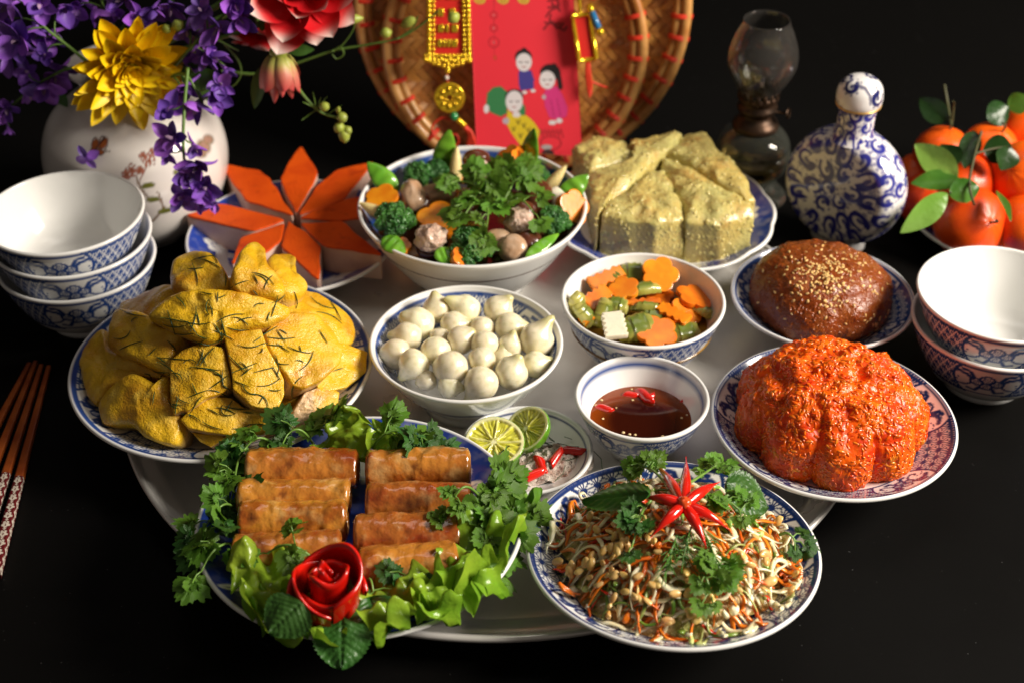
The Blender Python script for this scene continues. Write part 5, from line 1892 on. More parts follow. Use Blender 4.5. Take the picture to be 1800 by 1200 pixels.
def face(cx, cy, rx, ry):
    pr_.over(ellm(X, Y, cx, cy, rx, ry), FACE)
    for dx in (-.38, .38):
        pr_.over(stroke(X, Y, [(cx + dx * rx - 3, cy - 1), (cx + dx * rx, cy + 1), (cx + dx * rx + 3, cy - 1)], 1.6), (.12, .09, .1))
    pr_.over(stroke(X, Y, [(cx - 3, cy + ry * .48), (cx, cy + ry * .55), (cx + 3, cy + ry * .48)], 1.6), (.4, .12, .12))


# child in blue
pr_.over(polym(X, Y, [(912, 124), (934, 124), (939, 140), (938, 157), (914, 160), (911, 140)]), (.055, .045, .26))
pr_.over(ellm(X, Y, 922, 163, 5, 3), FACE); pr_.over(ellm(X, Y, 937, 160, 5, 3), FACE)
pr_.over(ellm(X, Y, 920, 101, 15, 14), BLK); pr_.over(ellm(X, Y, 921, 89, 5, 5), BLK)
face(921, 110, 14, 16)
# child in pink with pony tail
pr_.over(polym(X, Y, [(955, 168), (960, 156), (978, 152), (988, 165), (998, 190), (996, 205), (984, 210), (966, 208), (958, 188)]), (.62, .035, .20))
pr_.over(stroke(X, Y, [(968, 176), (974, 206)], 1.6), (.4, .02, .12)); pr_.over(stroke(X, Y, [(979, 174), (986, 206)], 1.6), (.4, .02, .12))
pr_.over(ellm(X, Y, 971, 216, 7, 4.5), FACE); pr_.over(ellm(X, Y, 983, 213, 6, 4.5), FACE); pr_.over(ellm(X, Y, 956, 171, 4, 4), (.45, .38, .42))
pr_.over(ellm(X, Y, 967, 128, 18, 15), BLK); pr_.over(stroke(X, Y, [(974, 116), (981, 128), (985, 154)], 8), BLK)
face(962, 141, 14, 16)
# child in green lying, yellow cloth in front
pr_.over(polym(X, Y, [(856, 165), (866, 154), (880, 152), (892, 162), (892, 200), (880, 206), (862, 198), (854, 186)]), (.035, .20, .07))
pr_.over(ellm(X, Y, 918, 195, 6, 12), (.035, .20, .07)); pr_.over(ellm(X, Y, 855, 192, 5, 8), FACE)
pr_.over(polym(X, Y, [(893, 192), (902, 203), (926, 204), (938, 214), (950, 232), (946, 244), (926, 262), (916, 258), (900, 236), (889, 216)]), (.66, .50, .02))
for q in ((900, 224), (912, 236), (926, 226), (918, 218), (908, 212)):
    pr_.over(stroke(X, Y, [q, (q[0] + 3, q[1] + 7), (q[0] + 6, q[1] - 1)], 1.8), (.10, .07, .01))
pr_.over(ellm(X, Y, 904, 170, 16, 13), BLK)
face(904, 179, 15, 19)
pr_.over(ellm(X, Y, 908, 202, 7, 5), FACE); pr_.over(ellm(X, Y, 889, 213, 6, 6), (.45, .38, .45))
# brush lettering at the upper right, knot pattern at the left, stamp below
for pts in [[(963, 2), (980, 0), (982, 10), (964, 14)], [(960, 30), (965, 22), (972, 16), (981, 14), (984, 20)], [(956, 52), (962, 44), (968, 38), (973, 40)], [(968, 26), (966, 36), (974, 44), (984, 42)], [(974, 44), (979, 50), (986, 47), (990, 42)], [(984, 50), (992, 54), (996, 48)], [(970, 6), (974, 12)], [(958, 40), (975, 43)]]:
    pr_.over(stroke(X, Y, pts, 3.2) * .85, (.10, .008, .012))
for cy, r in ((27, 6), (50, 6), (75, 9)):
    pr_.over(ellm(X, Y, 868, cy, 2.2, 2.2, soft=.4) * .8, (.75, .30, .30))
    pr_.over(line(np.hypot(X - 868, Y - cy) - r, 2.0) * .55, (.42, .012, .02))
pr_.over(stroke(X, Y, [(868, -20), (869, 105)], 1.6) * .35, (.42, .012, .02))
pr_.over(ellm(X, Y, 870, 102, 3, 4, soft=.4) * .7, (.72, .12, .02))
for q in range(6):
    pr_.over(stroke(X, Y, [(948 + q * 7, 236), (951 + q * 7, 228), (955 + q * 7, 242)], 2) * .7, (.30, .010, .016))
pr_.over(line(np.hypot((X - 968) / 1.5, Y - 252) - 12, 2) * .6, (.30, .010, .016))
pr_.over(ellm(X, Y, 961, 259, 10, 4.5), (.42, .38, .38)); pr_.over(ellm(X, Y, 963, 270, 11, 7), (.05, .02, .02))
for cx in (843, 884, 920):
    pr_.over(ellm(X, Y, cx, 0, 11, 8, 10), (.62, .40, .05)); pr_.over(line(np.hypot(X - cx, Y - 0) - 4, 2) * .7, (.40, .14, .02))
back = Pf - BN * .0016
nvt = len(Pf)
edge = np.concatenate([np.arange(nv), np.arange(1, nu) * nv + nv - 1, (nu - 1) * nv + np.arange(nv - 1)[::-1], np.arange(1, nu - 1)[::-1] * nv])
e2 = np.roll(edge, -1)
g = (np.concatenate([Pf, back]), [gridf(nu, nv), gridf(nu, nv, flip=True) + nvt, np.stack([edge, edge + nvt, e2 + nvt, e2], 1)])
put('red_envelope', g, ENV, paint=np.concatenate([pr_.out(), np.zeros((nvt, 4))]), label='red paper envelope printed with three little children, leaning in the bamboo tray', cat='envelope')

# ================================================================== GOLD ORNAMENTS
GOLD = mat('gold_plastic', (.86, .56, .03), .20, metal=.75, bump=(300, .2, .001))
REDF = mat('red_felt', (.66, .016, .010), .6)
GREEN = mat('green_bead', (.02, .22, .06), .12, coat=.5)
OPN = C1 + BN * .026


def opx(x, y, lift=0.0):
    return on_plane(x, y, OPN + BN * lift, BN)


orn = thing('gold_ornament', opx(786, 60), 'long gold edged red ornament with a coin and red tassel, left of the envelope', 'ornament')
pc = [opx(752, -60), opx(823, -60), opx(826, 108), opx(749, 108)]
loc2 = lambda P: np.array([[(p - pc[0]) @ BX, (p - pc[0]) @ BY] for p in P])
put('panel', tf(prism(loc2(pc)[::-1], -.0015, .0015, .0003, 1), BR, pc[0]), REDF, orn)
hemi = ball(10, 8)


def bead(P, r, m, parent, nm='bead'):
    return put(nm, tf(hemi, None, P, r), m, parent)


BEADM = mesh('bead', tf(hemi, None, None, .0026), GOLD)
BEADS = mesh('bead', tf(hemi, None, None, .0019), GOLD)
for y in np.arange(-56, 112, 8.4):
    for x in (754, 762, 813, 821):
        inst('bead', BEADM if x in (754, 821) else BEADS, orn, opx(x + (0 if x < 790 else (y + 60) * .02), y, .0025))
for k, x in enumerate(np.arange(748, 830, 7.0)):
    inst('bead', BEADM, orn, opx(x, 105 + (2 if k % 2 else 0), .003))
    inst('bead', BEADS, orn, opx(x, 98, .003))
for k, (x, y) in enumerate([(770, 113), (779, 116), (787, 120), (795, 116), (804, 113), (787, 113), (762, 111), (812, 111), (787, 125)]):
    inst('bead', BEADM, orn, opx(x, y, .003))
# raised gold letters
for y, cols in ((-30, ((770, 776), (782, 806))), (-8, ((770, 778), (786, 806))), (22, ((769, 780), (790, 800))), (50, ((770, 780), (784, 789), (794, 805))), (76, ((769, 777), (779, 784), (786, 792), (794, 804)))):
    for a, b in cols:
        q = [opx(a, y - 7, .0015), opx(b, y - 7, .0015), opx(b, y + 7, .0015), opx(a, y + 7, .0015)]
        gl = tf(prism((loc2(q) - loc2(q).mean(0))[::-1], 0, .0014, .0006, 2), BR, np.mean(q, 0))
        put('letter', gl, GOLD, orn)
cP = opx(790, 172, .003)
tt = np.linspace(0, 2 * np.pi, 40)
g = lathe([(.0026, -.0012), (.0130, -.0014), (.0138, -.0008), (.0138, .0010), (.0128, .0016), (.0115, .0010), (.0042, .0010), (.0034, .0016), (.0026, .0012), (.0026, -.0012)], 48)[0]
put('coin', tf(g, BR, cP), GOLD, orn)
for k in range(8):
    a = k * .785
    put('coin_relief', tf(box(.0022, .0045, .0014), BR @ rotm((0, 0, 1), a), cP + BR @ A3(.0080 * -math.sin(a), .0080 * math.cos(a), .0013)), GOLD, orn)
bead(opx(785, 137, .002), .0022, mat('clear_bead', (.7, .6, .5), .1), orn)
bead(opx(798, 205, .003), .0042, GREEN, orn)
put('cord', tube(cr([opx(787, 124), opx(786, 137), opx(788, 150)], 8), .0006, 6), RCORD, orn)
put('tassel_cap', tube(cr([opx(804, 210, .003), opx(813, 218, .003), opx(818, 222, .003)], 6), .0026, 8), GOLD, orn)
gs = []
for k in range(14):
    d = rng.normal(0, 2.2, 2)
    gs.append(tube(cr([opx(818 + d[0], 222, .003), opx(829 + d[0], 236 + d[1], .004), opx(832 + d[0] * 1.6, 252, .003), opx(828 + d[0] * 2, 276, .002)], 14), .0013, 5))
put('tassel', join(gs), RCORD, orn)
put('cord', tube(cr([opx(795, 212), opx(776, 208), opx(760, 222), opx(764, 240), opx(782, 246), opx(800, 236), opx(806, 250), opx(790, 262), opx(765, 262)], 40), .0011, 6), RCORD, orn)
# right ornament
o2 = thing('tasselled_ornament', opx(1030, 60), 'small red and gold slab with red tassel hanging right of the envelope', 'ornament')
q = [opx(1006, 27), opx(1036, 24), opx(1048, 102), opx(1018, 106)]
lq = loc2(q)
put('slab', tf(prism(lq[::-1], -.001, .0025, .0004, 1), BR, pc[0]), REDF, o2)
for a, b in ((0, 1), (1, 2), (2, 3), (3, 0)):
    put('frame_bar', tube([q[a] + BN * .003, q[b] + BN * .003], .0021, 8), GOLD, o2)
put('hanger', tube(cr([opx(1016, -30, .002), opx(1018, 0, .002), opx(1020, 26, .002)], 8), .0016, 8), GOLD, o2)
gs = []
for k in range(14):
    d = rng.normal(0, 2.4, 2)
    gs.append(tube(cr([opx(1033 + d[0] * .5, 106, .002), opx(1034 + d[0], 130, .003), opx(1036 + d[0], 150, .002), opx(1037 + d[0] * .5, 166 + d[1], .002)], 10), .0012, 5))
put('tassel', join(gs), RCORD, o2)
put('cord', tube(cr([opx(1040, 144, .002), opx(1054, 150, .001), opx(1068, 155, .001)], 8), .0011, 6), RCORD, o2)
put('cord', tube(cr([opx(1030, -30, .002), opx(1040, 0, .002), opx(1070, -20, .002)], 8), .0012, 6), RCORD, o2)
fk = thing('firecracker', opx(1046, 36), 'tiny blue toy firecracker with gold ends right of the envelope', 'ornament')
BLU = mat('blue_foil', (.02, .16, .36), .3, coat=.4)
put('body', tube([opx(1039, 18, .004), opx(1053, 52, .004)], .0030, 12), BLU, fk)
for a, b in (((1035, 8), (1040, 20)), ((1052, 49), (1057, 60))):
    put('gold_end', tube([opx(*a, .004), opx(*b, .004)], .0033, 12), GOLD, fk)

# ================================================================== OIL LAMP
GLASS = mat('clear_glass', (.96, .97, .95), .02, trans=1.0, ior=1.45, rnd=False)
GLASST = mat('tinted_glass', (.88, .93, .86), .03, trans=1.0, ior=1.45, rnd=False)


def dusty(m, fac, col):
    """a film of dust on old glass"""
    nt = m.node_tree
    b = nt.nodes['Principled BSDF']
    d = nt.nodes.new('ShaderNodeBsdfDiffuse')
    d.inputs['Color'].default_value = (*col, 1)
    mx = nt.nodes.new('ShaderNodeMixShader')
    mx.inputs[0].default_value = fac
    nt.links.new(b.outputs[0], mx.inputs[1])
    nt.links.new(d.outputs[0], mx.inputs[2])
    nt.links.new(mx.outputs[0], nt.nodes['Material Output'].inputs['Surface'])


dusty(GLASS, .035, (.55, .50, .45))
dusty(GLASST, .045, (.42, .44, .36))
OIL = mat('lamp_oil', (.70, .42, .12), .03, trans=.9, ior=1.35, rnd=False)
BRASS = mat('dark_brass', (.060, .032, .018), .42, metal=.7, var=((.02, .014, .010), 60, 3, .4, .66), bump=(200, .3, .001))
lc = A3(.2200, .228, 0)
lamp = thing('oil_lamp', lc, 'small old oil lamp with clear glass chimney behind the rice cake', 'lamp')


def shell(prof, th):
    """closed glass wall from an outer profile"""
    p = np.asarray(prof, float)
    t = np.gradient(p, axis=0)
    t /= np.linalg.norm(t, axis=1)[:, None] + 1e-9
    q = p + np.stack([-t[:, 1], t[:, 0]], 1) * th
    q[:, 0] = np.maximum(q[:, 0], 1e-4)
    return np.concatenate([p, q[::-1], p[:1]])


ch = cr([(.0170, .104), (.0180, .109), (.0245, .119), (.0300, .131), (.0310, .141), (.0294, .151), (.0252, .163), (.0214, .171), (.0203, .1755)], 40)
put('glass_chimney', tf(lathe(shell(ch, .0011), 72)[0], None, lc), GLASS, lamp)
rsv = cr([(.0010, .0195), (.0200, .0205), (.0275, .0245), (.0330, .033), (.0352, .043), (.0345, .048), (.0330, .0505), (.0336, .053), (.0320, .059), (.0270, .066), (.0195, .0715), (.0175, .0735)], 50)
put('oil_reservoir', tf(lathe(shell(rsv, .0016), 72)[0], None, lc), GLASST, lamp)
put('oil', tf(lathe([(0, .0222), (.019, .0226), (.0255, .0262), (.0308, .034), (.0325, .040), (.0325, .0405), (0, .0405)], 60)[0], None, lc), OIL, lamp)
put('glass_foot', tf(lathe(cr([(.0, .0), (.0330, .0), (.0338, .002), (.0310, .006), (.0240, .0105), (.0190, .0150), (.0195, .0190), (.0, .0192)], 40), 72)[0], None, lc), GLASST, lamp)
put('burner', tf(lathe([(0, .071), (.0205, .071), (.0212, .0735), (.0200, .0770), (.0165, .0800), (.0135, .0830), (.0135, .0870), (.0175, .0890), (.0180, .0930), (.0150, .0950), (.0160, .0985), (.0185, .1010), (.0186, .1050), (.0172, .1060), (.0140, .1030), (0, .1030)], 60)[0], None, lc), BRASS, lamp)
for k in range(18):
    a = k * 2 * np.pi / 18
    put('prong', tf(box(.0028, .0009, .0085), rotm((0, 0, 1), a + np.pi / 2), lc + A3(.0182 * math.cos(a), .0182 * math.sin(a), .1075)), BRASS, lamp)
put('wick_tube', tf(lathe([(0, .103), (.0042, .103), (.0040, .1165), (0, .1168)], 24)[0], None, lc), BRASS, lamp)
put('wick_knob', tube([lc + A3(.014, -.004, .0885), lc + A3(.0262, -.008, .0890)], .0011, 8), BRASS, lamp)
put('wick_wheel', tube([lc + A3(.0258, -.008, .0890), lc + A3(.0282, -.0088, .0890)], .0046, 16), BRASS, lamp)

# ================================================================== BLUE AND WHITE FLASK
FLK = mat('painted_flask', (.74, .72, .71), .16, paint=True, coat=.35, rnd=False, bump=(60, .03, .001))
fc = A3(.2900, .1500, 0)
flask = thing('porcelain_flask', fc, 'round blue and white porcelain flask with ball stopper beside the tangerines', 'bottle')
ax = unit(A3(-.62, -.785, .04))
FR = frame(ax, (0, 0, 1))
RF, TF = .0540, .0245
a = np.linspace(0, np.pi, 90)
edge_ = np.stack([.0400 + .0140 * np.sin(a) ** .9, .0205 * np.cos(a) * 1.05], 1)
prof = np.concatenate([[(r, .0238 - .0022 * (r / .04) ** 2) for r in np.linspace(0, .0392, 60)], edge_, [(r, -.0238 + .0022 * (r / .04) ** 2) for r in np.linspace(.0392, 0, 30)]])
g = lathe(prof, 280)[0]
V = g[0]
Vw = tf(g, FR, fc + A3(0, 0, .0575))
rs = np.random.default_rng(17)


def swirls(Vw, n, r0, r1, view_only=True, tries=6000, sep=.92):
    """hook-shaped scrolls with fringe dots scattered over a surface"""
    m = np.zeros(len(Vw))
    cs, rr_ = [], []
    t = 0
    while len(cs) < n and t < tries:
        t += 1
        c = Vw[rs.integers(len(Vw))]
        r = rs.uniform(r0, r1)
        if all(np.linalg.norm(c - c2) > (r + r2) * sep for c2, r2 in zip(cs, rr_)):
            cs.append(c)
            rr_.append(r)
    ctr = Vw.mean(0)
    for c, r in zip(cs, rr_):
        idx = np.where(((Vw - c) ** 2).sum(1) < (r * 1.35) ** 2)[0]
        fr = frame(unit(c - ctr), (0, 0, 1))
        L = (Vw[idx] - c) @ fr
        d = np.hypot(L[:, 0], L[:, 1])
        s = 1 if rs.random() < .5 else -1
        ph = (np.arctan2(L[:, 1], L[:, 0]) * s + rs.uniform(0, 6.28)) % (2 * np.pi)
        rad = r * (.88 - .50 * ph / 6.283)
        w = r * (.18 + .40 * ph / 6.283)
        k = line((d - rad), 1.35 * w) * (ph < 5.6)
        k = np.maximum(k, (1 - sst(.20 * r, .32 * r, np.hypot(L[:, 0], L[:, 1]))) * .9)
        k = np.maximum(k, .7 * line(np.abs(d - r * 1.08), r * .24) * (np.sin(ph * 9) > .1))
        m[idx] = np.maximum(m[idx], k)
    return m


m = swirls(Vw[0], 120, .0066, .0090)
m = np.maximum(m, .55 * sst(.55, .95, fbm(Vw[0], 420, 2, 5)) * sst(-.1, .4, fbm(Vw[0], 55, 2, 9)))
m = np.maximum(m, line(np.hypot(V[:, 0], V[:, 1]) - .0392, .0009) * (V[:, 2] > 0) * .8)
put('body', Vw, FLK, flask, paint=rgba(m, (.028, .030, .24)))
gn = lathe(cr([(.0205, .104), (.0172, .1085), (.0158, .114), (.0156, .124), (.0160, .1315), (.0172, .1335), (.0150, .1345)], 70), 200)[0]
gnw = tf(gn, None, fc)
m = np.maximum(swirls(gnw[0], 26, .0050, .0068), .5 * sst(.6, .95, fbm(gnw[0], 420, 2, 5)))
put('neck', gnw, FLK, flask, paint=rgba(m, (.028, .030, .24)))
gs_ = lathe(cr([(.0150, .1345), (.0186, .1375), (.0194, .1440), (.0178, .1520), (.0128, .1580), (.0060, .1606), (0, .1612)], 70), 200)[0]
gsw = tf(gs_, None, fc)
m = np.maximum(swirls(gsw[0], 9, .0055, .0075, sep=1.05), .8 * stroke(gsw[0][:, 0] - fc[0], gsw[0][:, 2], [(-.006, .1585), (.0, .157), (.004, .152), (.005, .147)], .002) * (gsw[0][:, 1] < fc[1]))
put('stopper', gsw, FLK, flask, paint=rgba(m, (.012, .014, .10)))
tr_ = np.linspace(0, 2 * np.pi, 61)
put('gold_ring', tf(tube(np.stack([.0182 * np.cos(tr_), .0182 * np.sin(tr_), np.full(61, .1362)], 1), .0010, 8, False), None, fc), mat('gilt', (.62, .38, .12), .3, metal=.6), flask)
g = prism(np.stack([.026 * np.cos(tr_[:-1]), .015 * np.sin(tr_[:-1])], 1), 0, .0085, .001)
put('foot', tf(g, rotm((0, 0, 1), math.atan2(ax[0], -ax[1])), fc), FLK, flask, paint=rgba(line(g[0][:, 2] - .004, .003) * .9, (.028, .030, .24)))

# ================================================================== TANGERINES
TAN_ = mat('tangerine_peel', (.78, .105, .003), .34, coat=.12, sss=.08, srad=(.004, .0015, .0005), var=((.66, .055, .003), 24, 3, .38, .66), bump=(700, .25, .001), hue=.008, val=.08)
TLF = leafmat('tangerine_leaf', (.045, .13, .012), (.10, .22, .025), .3, 25, .3, val=.15)
TLL = leafmat('pale_tangerine_leaf', (.17, .33, .04), (.24, .40, .08), .3, 25, .3, val=.1)
TLD = leafmat('dark_tangerine_leaf', (.012, .035, .008), (.02, .06, .01), .3, 25, .2, val=.2)
TW = mat('twig', (.06, .06, .02), .6)
rs = np.random.default_rng(31)
tang = [(1704, 392, .0320, .036, 'big tangerine at the front with a nippled crown, behind the bowl stack'), (1806, 398, .0290, .034, 'tangerine at the front right edge of the picture'), (1657, 268, .0260, .055, 'dark tangerine at the back with a stem and leaf'),
        (1740, 262, .0255, .062, 'bright tangerine at the top of the pile under dark leaves'), (1806, 232, .0255, .064, 'tangerine at the far back right edge'), (1800, 312, .0320, .058, 'large tangerine on the right side of the pile'),
        (1614, 308, .0210, .030, 'tangerine at the far left behind the flask'), (1632, 352, .0270, .032, 'shaded tangerine at the left under the pale leaves'), (1690, 320, .0290, .050, 'shaded tangerine in the middle of the pile')]
for i, (x, y, r, z, lab) in enumerate(tang):
    P = at(x, y, z)
    root = thing('tangerine', P, lab, 'tangerine', 'tangerines on the blue plate')
    ph = np.linspace(0, np.pi, 40)
    rr = np.sin(ph) ** .92
    zz = -.86 * np.cos(ph)
    zz = zz + .05 * np.exp(-(ph - np.pi) ** 2 / .05) - .03 * np.exp(-(ph - np.pi) ** 2 / .006)
    g, T, K = lathe(np.stack([rr, zz], 1), 56)
    V = g[0] * (1 + .006 * np.cos(9 * T + i) * np.clip(zz[K], 0, 1) + .025 * fbm(g[0], 1.2, 2, i))[:, None] * r
    up_ = [(.35, -.75, .5), (0, -.3, 1), (.1, .0, 1), (.2, -.3, .9), (0, -.3, 1), (-.6, -.5, .5), (0, -.4, 1), (-.2, -.2, 1), (.2, -.2, 1)][i]
    put('peel', tf((V, g[1]), frame(unit(up_)), P), TAN_, root)
    if i in (0, 2, 3):
        put('stem', tube(cr([P + unit(up_) * r * .85, P + unit(up_) * r * 1.15, P + unit(up_) * r * (1.9 if i == 2 else 1.25) + A3(-.004, 0, .002)], 6), .0011, 6), TW, root)


def tleaf(a, b, za, zb, w, up, m, lab, seed):
    A, B = at(*a, za), at(*b, zb)
    L = np.linalg.norm(B - A)
    g = leafG(L, w, .22, -.10, 24, 13, 0, 9, .85, .04, seed=seed)
    put('tangerine_leaf', tf(g, frame_y(B - A, up), A), m, label=lab, cat='leaf', group='leaves among the tangerines', org=A)


for a, b, za, zb, w, up, m, lab in [((1683, 313), (1608, 253), .075, .095, .0125, (-.2, -1, .5), TLL, 'pale green tangerine leaf pointing to the upper left'), ((1690, 318), (1602, 318), .074, .072, .0105, (0, -.5, 1), TLF, 'mid green tangerine leaf pointing left'),
                                    ((1668, 342), (1724, 328), .072, .078, .0110, (0, -.7, .7), TLF, 'mid green tangerine leaf pointing right over the front fruit'), ((1666, 340), (1587, 410), .074, .050, .0110, (.3, -1, .7), TLL, 'long pale green tangerine leaf hanging to the lower left'),
                                    ((1665, 215), (1616, 172), .085, .100, .0105, (0, -1, .3), TLD, 'dark tangerine leaf at the back above the stemmed fruit'), ((1683, 290), (1655, 248), .082, .086, .010, (0, -1, .5), TLD, 'dark tangerine leaf behind the pale one'),
                                    ((1712, 230), (1696, 292), .095, .080, .0095, (-.4, -1, .4), TLD, 'dark tangerine leaf hanging in the centre'), ((1728, 262), (1782, 262), .092, .092, .0125, (0, -1, .4), TLD, 'broad dark leaf across the bright tangerine'),
                                    ((1775, 258), (1762, 300), .094, .078, .012, (.2, -1, .3), TLD, 'dark leaf hanging below the broad one'), ((1752, 335), (1782, 385), .076, .068, .0060, (.5, -1, .3), TLF, 'narrow green leaf hanging between the front fruits'),
                                    ((1735, 210), (1775, 188), .090, .098, .012, (0, -1, .6), TLD, 'dark leaf at the top of the tangerine pile'), ((1772, 190), (1810, 172), .09, .10, .010, (0, -1, .6), TLF, 'green leaf at the upper right corner of the pile')]:
    tleaf(a, b, za, zb, w, up, m, lab, len(lab))
put('tangerine_twig', join([tube(cr([at(1712, 360, .072), at(1704, 322, .080), at(1714, 270, .092), at(1725, 232, .096)], 14), .0012, 6), tube(cr([at(1706, 325, .080), at(1688, 316, .076), at(1670, 340, .073)], 8), .0010, 6), tube(cr([at(1716, 270, .092), at(1745, 262, .093), at(1776, 258, .094)], 8), .001, 6)]), TW, label='thin dark twig joining the leaves in the middle of the tangerines', cat='twig')
put('tangerine_twig', tube([at(1660, 150, .105), at(1672, 222, .085)], .0014, 6), TW, label='straight greenish twig rising from the back tangerine', cat='twig')

# ================================================================== CHOPSTICKS
WOOD = mat('reddish_wood', (.38, .088, .014), .35, coat=.3, var=((.25, .045, .008), 60, 5, .40, .66), stretch=(1, 1, 1), paint=True, bump=(200, .1, .0006))
for i, (tx, ty, bx, by, lab) in enumerate([(52, 639, -118, 960, 'leftmost wooden chopstick, running out of the picture'), (63, 636, -76, 985, 'second wooden chopstick from the left'), (73, 642, -42, 1000, 'third chopstick with a flowered dark red handle'), (86, 644, -10, 1010, 'rightmost chopstick, its dark red handle covered in white flowers')]):
    A, B = at(tx, ty, .0034), at(bx, by, .0046)
    n, m = 700, 32
    t = np.linspace(0, 1, n)
    fr = frame(unit(B - A), (0, 0, 1))
    w = .0016 + .0026 * t
    aa = np.linspace(0, 2 * np.pi, m, endpoint=False) + np.pi / 4
    sq = 1 / np.maximum(np.abs(np.cos(aa)), np.abs(np.sin(aa))) ** .8
    U, S = np.meshgrid(t, np.arange(m), indexing='ij')
    rad = w[:, None] * sq[None]
    V = A + (B - A) * U[..., None] + rad[..., None] * (np.cos(aa)[None, :, None] * fr[:, 0] + np.sin(aa)[None, :, None] * fr[:, 1])
    V = V.reshape(-1, 3)
    Lw = np.linalg.norm(B - A)
    sx = (U * Lw).ravel()
    hx = np.where(True, (S / m * 8 * .0042).ravel(), 0)
    start = .58 * Lw
    hand = sx > start
    per = .0092
    px, py = (sx - start), hx
    row = np.floor(py / .0084)
    cx = ((px + row * per / 2) % per) - per / 2
    cy = (py % .0084) - .0042
    d, th = np.hypot(cx, cy), np.arctan2(cy, cx)
    fl = (d < .0036 * (.55 + .45 * np.abs(np.cos(th * 2.5)) ** .6)) & (d > .0006)
    fl = np.maximum(fl * (1 - .8 * line(np.abs(np.sin(th * 2.5)) * d, .0006) * (d < .002)), ((np.hypot(np.abs(cx) - per / 2, np.abs(cy)) < .0011)) * 1.0)
    pt = np.zeros((len(V), 4))
    pt[:, 3] = hand
    pt[:, :3] = np.where(fl[:, None] > .5, A3(.62, .55, .46), A3(.10, .006, .008))
    e0, e1 = np.arange(m)[::-1][None], (np.arange(m) + (n - 1) * m)[None]
    put('chopstick', (V, [gridf(n, m, wv=True, flip=True)]), WOOD, paint=pt, label=lab, cat='chopstick', group='chopsticks at the left')

# ================================================================== VASE
VASE = mat('white_vase', (.74, .70, .66), .16, paint=True, coat=.3, rnd=False, bump=(40, .04, .002))
vc = A3(-.3285, .172, 0)
vp = cr([(0, .002), (.034, .0), (.040, .003), (.055, .016), (.0705, .038), (.0785, .064), (.0780, .088), (.0690, .112), (.052, .128), (.040, .137), (.036, .146), (.040, .156), (.046, .162)], 190)
vi = cr([(.0445, .162), (.0375, .155), (.0335, .146), (.037, .138), (.048, .129), (.060, .115)], 30)
g = lathe(np.concatenate([vp, vi]), 380)[0]
Vw = g[0] + vc
VX, VY = to_px(Vw)
pv = Print(len(VX))
front = (Vw[:, 1] < vc[1] + .02)
BRN_, PNK, OLV = (.20, .05, .012), (.34, .12, .08), (.16, .17, .03)
for cx, cy, rx, ry, ro in ((167, 255, 6, 12, 20), (181, 253, 7, 13, 35), (165, 266, 6, 6, 0), (176, 268, 7, 5, 20)):
    pv.over(ellm(VX, VY, cx, cy, rx, ry, ro, .2), (.30, .075, .012))
    pv.over(line(np.hypot((VX - cx) / rx, (VY - cy) / ry) - 1, .25) * .9, (.06, .014, .006))
pv.over(stroke(VX, VY, [(163, 268), (173, 256), (183, 244)], 2.4), (.04, .012, .006)); pv.over(stroke(VX, VY, [(182, 264), (190, 268), (194, 266)], 1.5), (.12, .06, .04))
for cx, cy, r in ((232, 300, 12), (222, 308, 9), (262, 283, 12), (252, 275, 8), (268, 268, 7), (246, 300, 7)):
    for k in range(5):
        a = k * 1.257 + cx
        pv.over(line(np.hypot(VX - cx - r * .5 * math.cos(a), VY - cy - r * .5 * math.sin(a)) - r * .42, 2.0), PNK)
    pv.over(ellm(VX, VY, cx, cy, 2.6, 2.6, soft=.3), BRN_)
pv.over(stroke(VX, VY, [(240, 312), (246, 330), (262, 350), (282, 352), (288, 366), (272, 386), (256, 398)], 3.2), (.22, .12, .06))
pv.over(stroke(VX, VY, [(284, 352), (277, 338)], 2.4), (.22, .12, .06)); pv.over(stroke(VX, VY, [(246, 318), (256, 296), (264, 285)], 2.0), PNK)
for cx, cy, rx, ry, ro in ((260, 327, 13, 5, -12), (269, 351, 12, 5, -6), (290, 371, 13, 5, -12), (312, 305, 8, 5, 20)):
    pv.over(ellm(VX, VY, cx, cy, rx, ry, ro, .15), OLV); pv.over(stroke(VX, VY, [(cx - rx, cy + 2), (cx + rx, cy - 2)], 1.3) * .7, (.06, .07, .012))
for cx, cy, rx, ry, ro in ((358, 258, 14, 11, 50), (366, 246, 10, 9, 20), (352, 270, 12, 8, 10)):
    pv.over(ellm(VX, VY, cx, cy, rx, ry, ro, .3), (.34, .20, .15)); pv.over(line(np.hypot((VX - cx) / rx, (VY - cy) / ry) - .8, .2) * .8, (.16, .13, .05))
pt = pv.out()
pt[:, 3] *= front
vase = put('flower_vase', (Vw, g[1]), VASE, paint=pt, label='round white porcelain vase painted with a butterfly and blossoms', cat='vase', org=vc)

# ================================================================== FLOWERS
YEL = mat('yellow_petal', (.86, .62, .006), .42, sss=.1, srad=(.003, .002, .0004), var=((.80, .50, .004), 50, 3, .42, .7), bump=(120, .15, .001), val=.08)
RWP = mat('red_white_petal', (.62, .012, .018), .40, sss=.1, srad=(.003, .001, .001), paint=True, bump=(120, .15, .001), val=.08)
PUR = mat('violet_petal', (.190, .065, .46), .40, sss=.1, srad=(.002, .001, .003), var=((.30, .12, .50), 60, 3, .42, .66), hue=.02, val=.28, bump=(140, .2, .001))
PUR2 = mat('faded_petal', (.34, .20, .36), .45, var=((.45, .33, .40), 60, 3, .42, .66), val=.2)
GST = mat('green_stem', (.10, .19, .030), .45, val=.2)
GLF = leafmat('flower_leaf', (.035, .10, .015), (.07, .17, .03), .4, 40, .25)
BUDG = mat('green_bud', (.32, .38, .06), .4, val=.15)
MOUTH = vc + A3(0, -.004, .155)


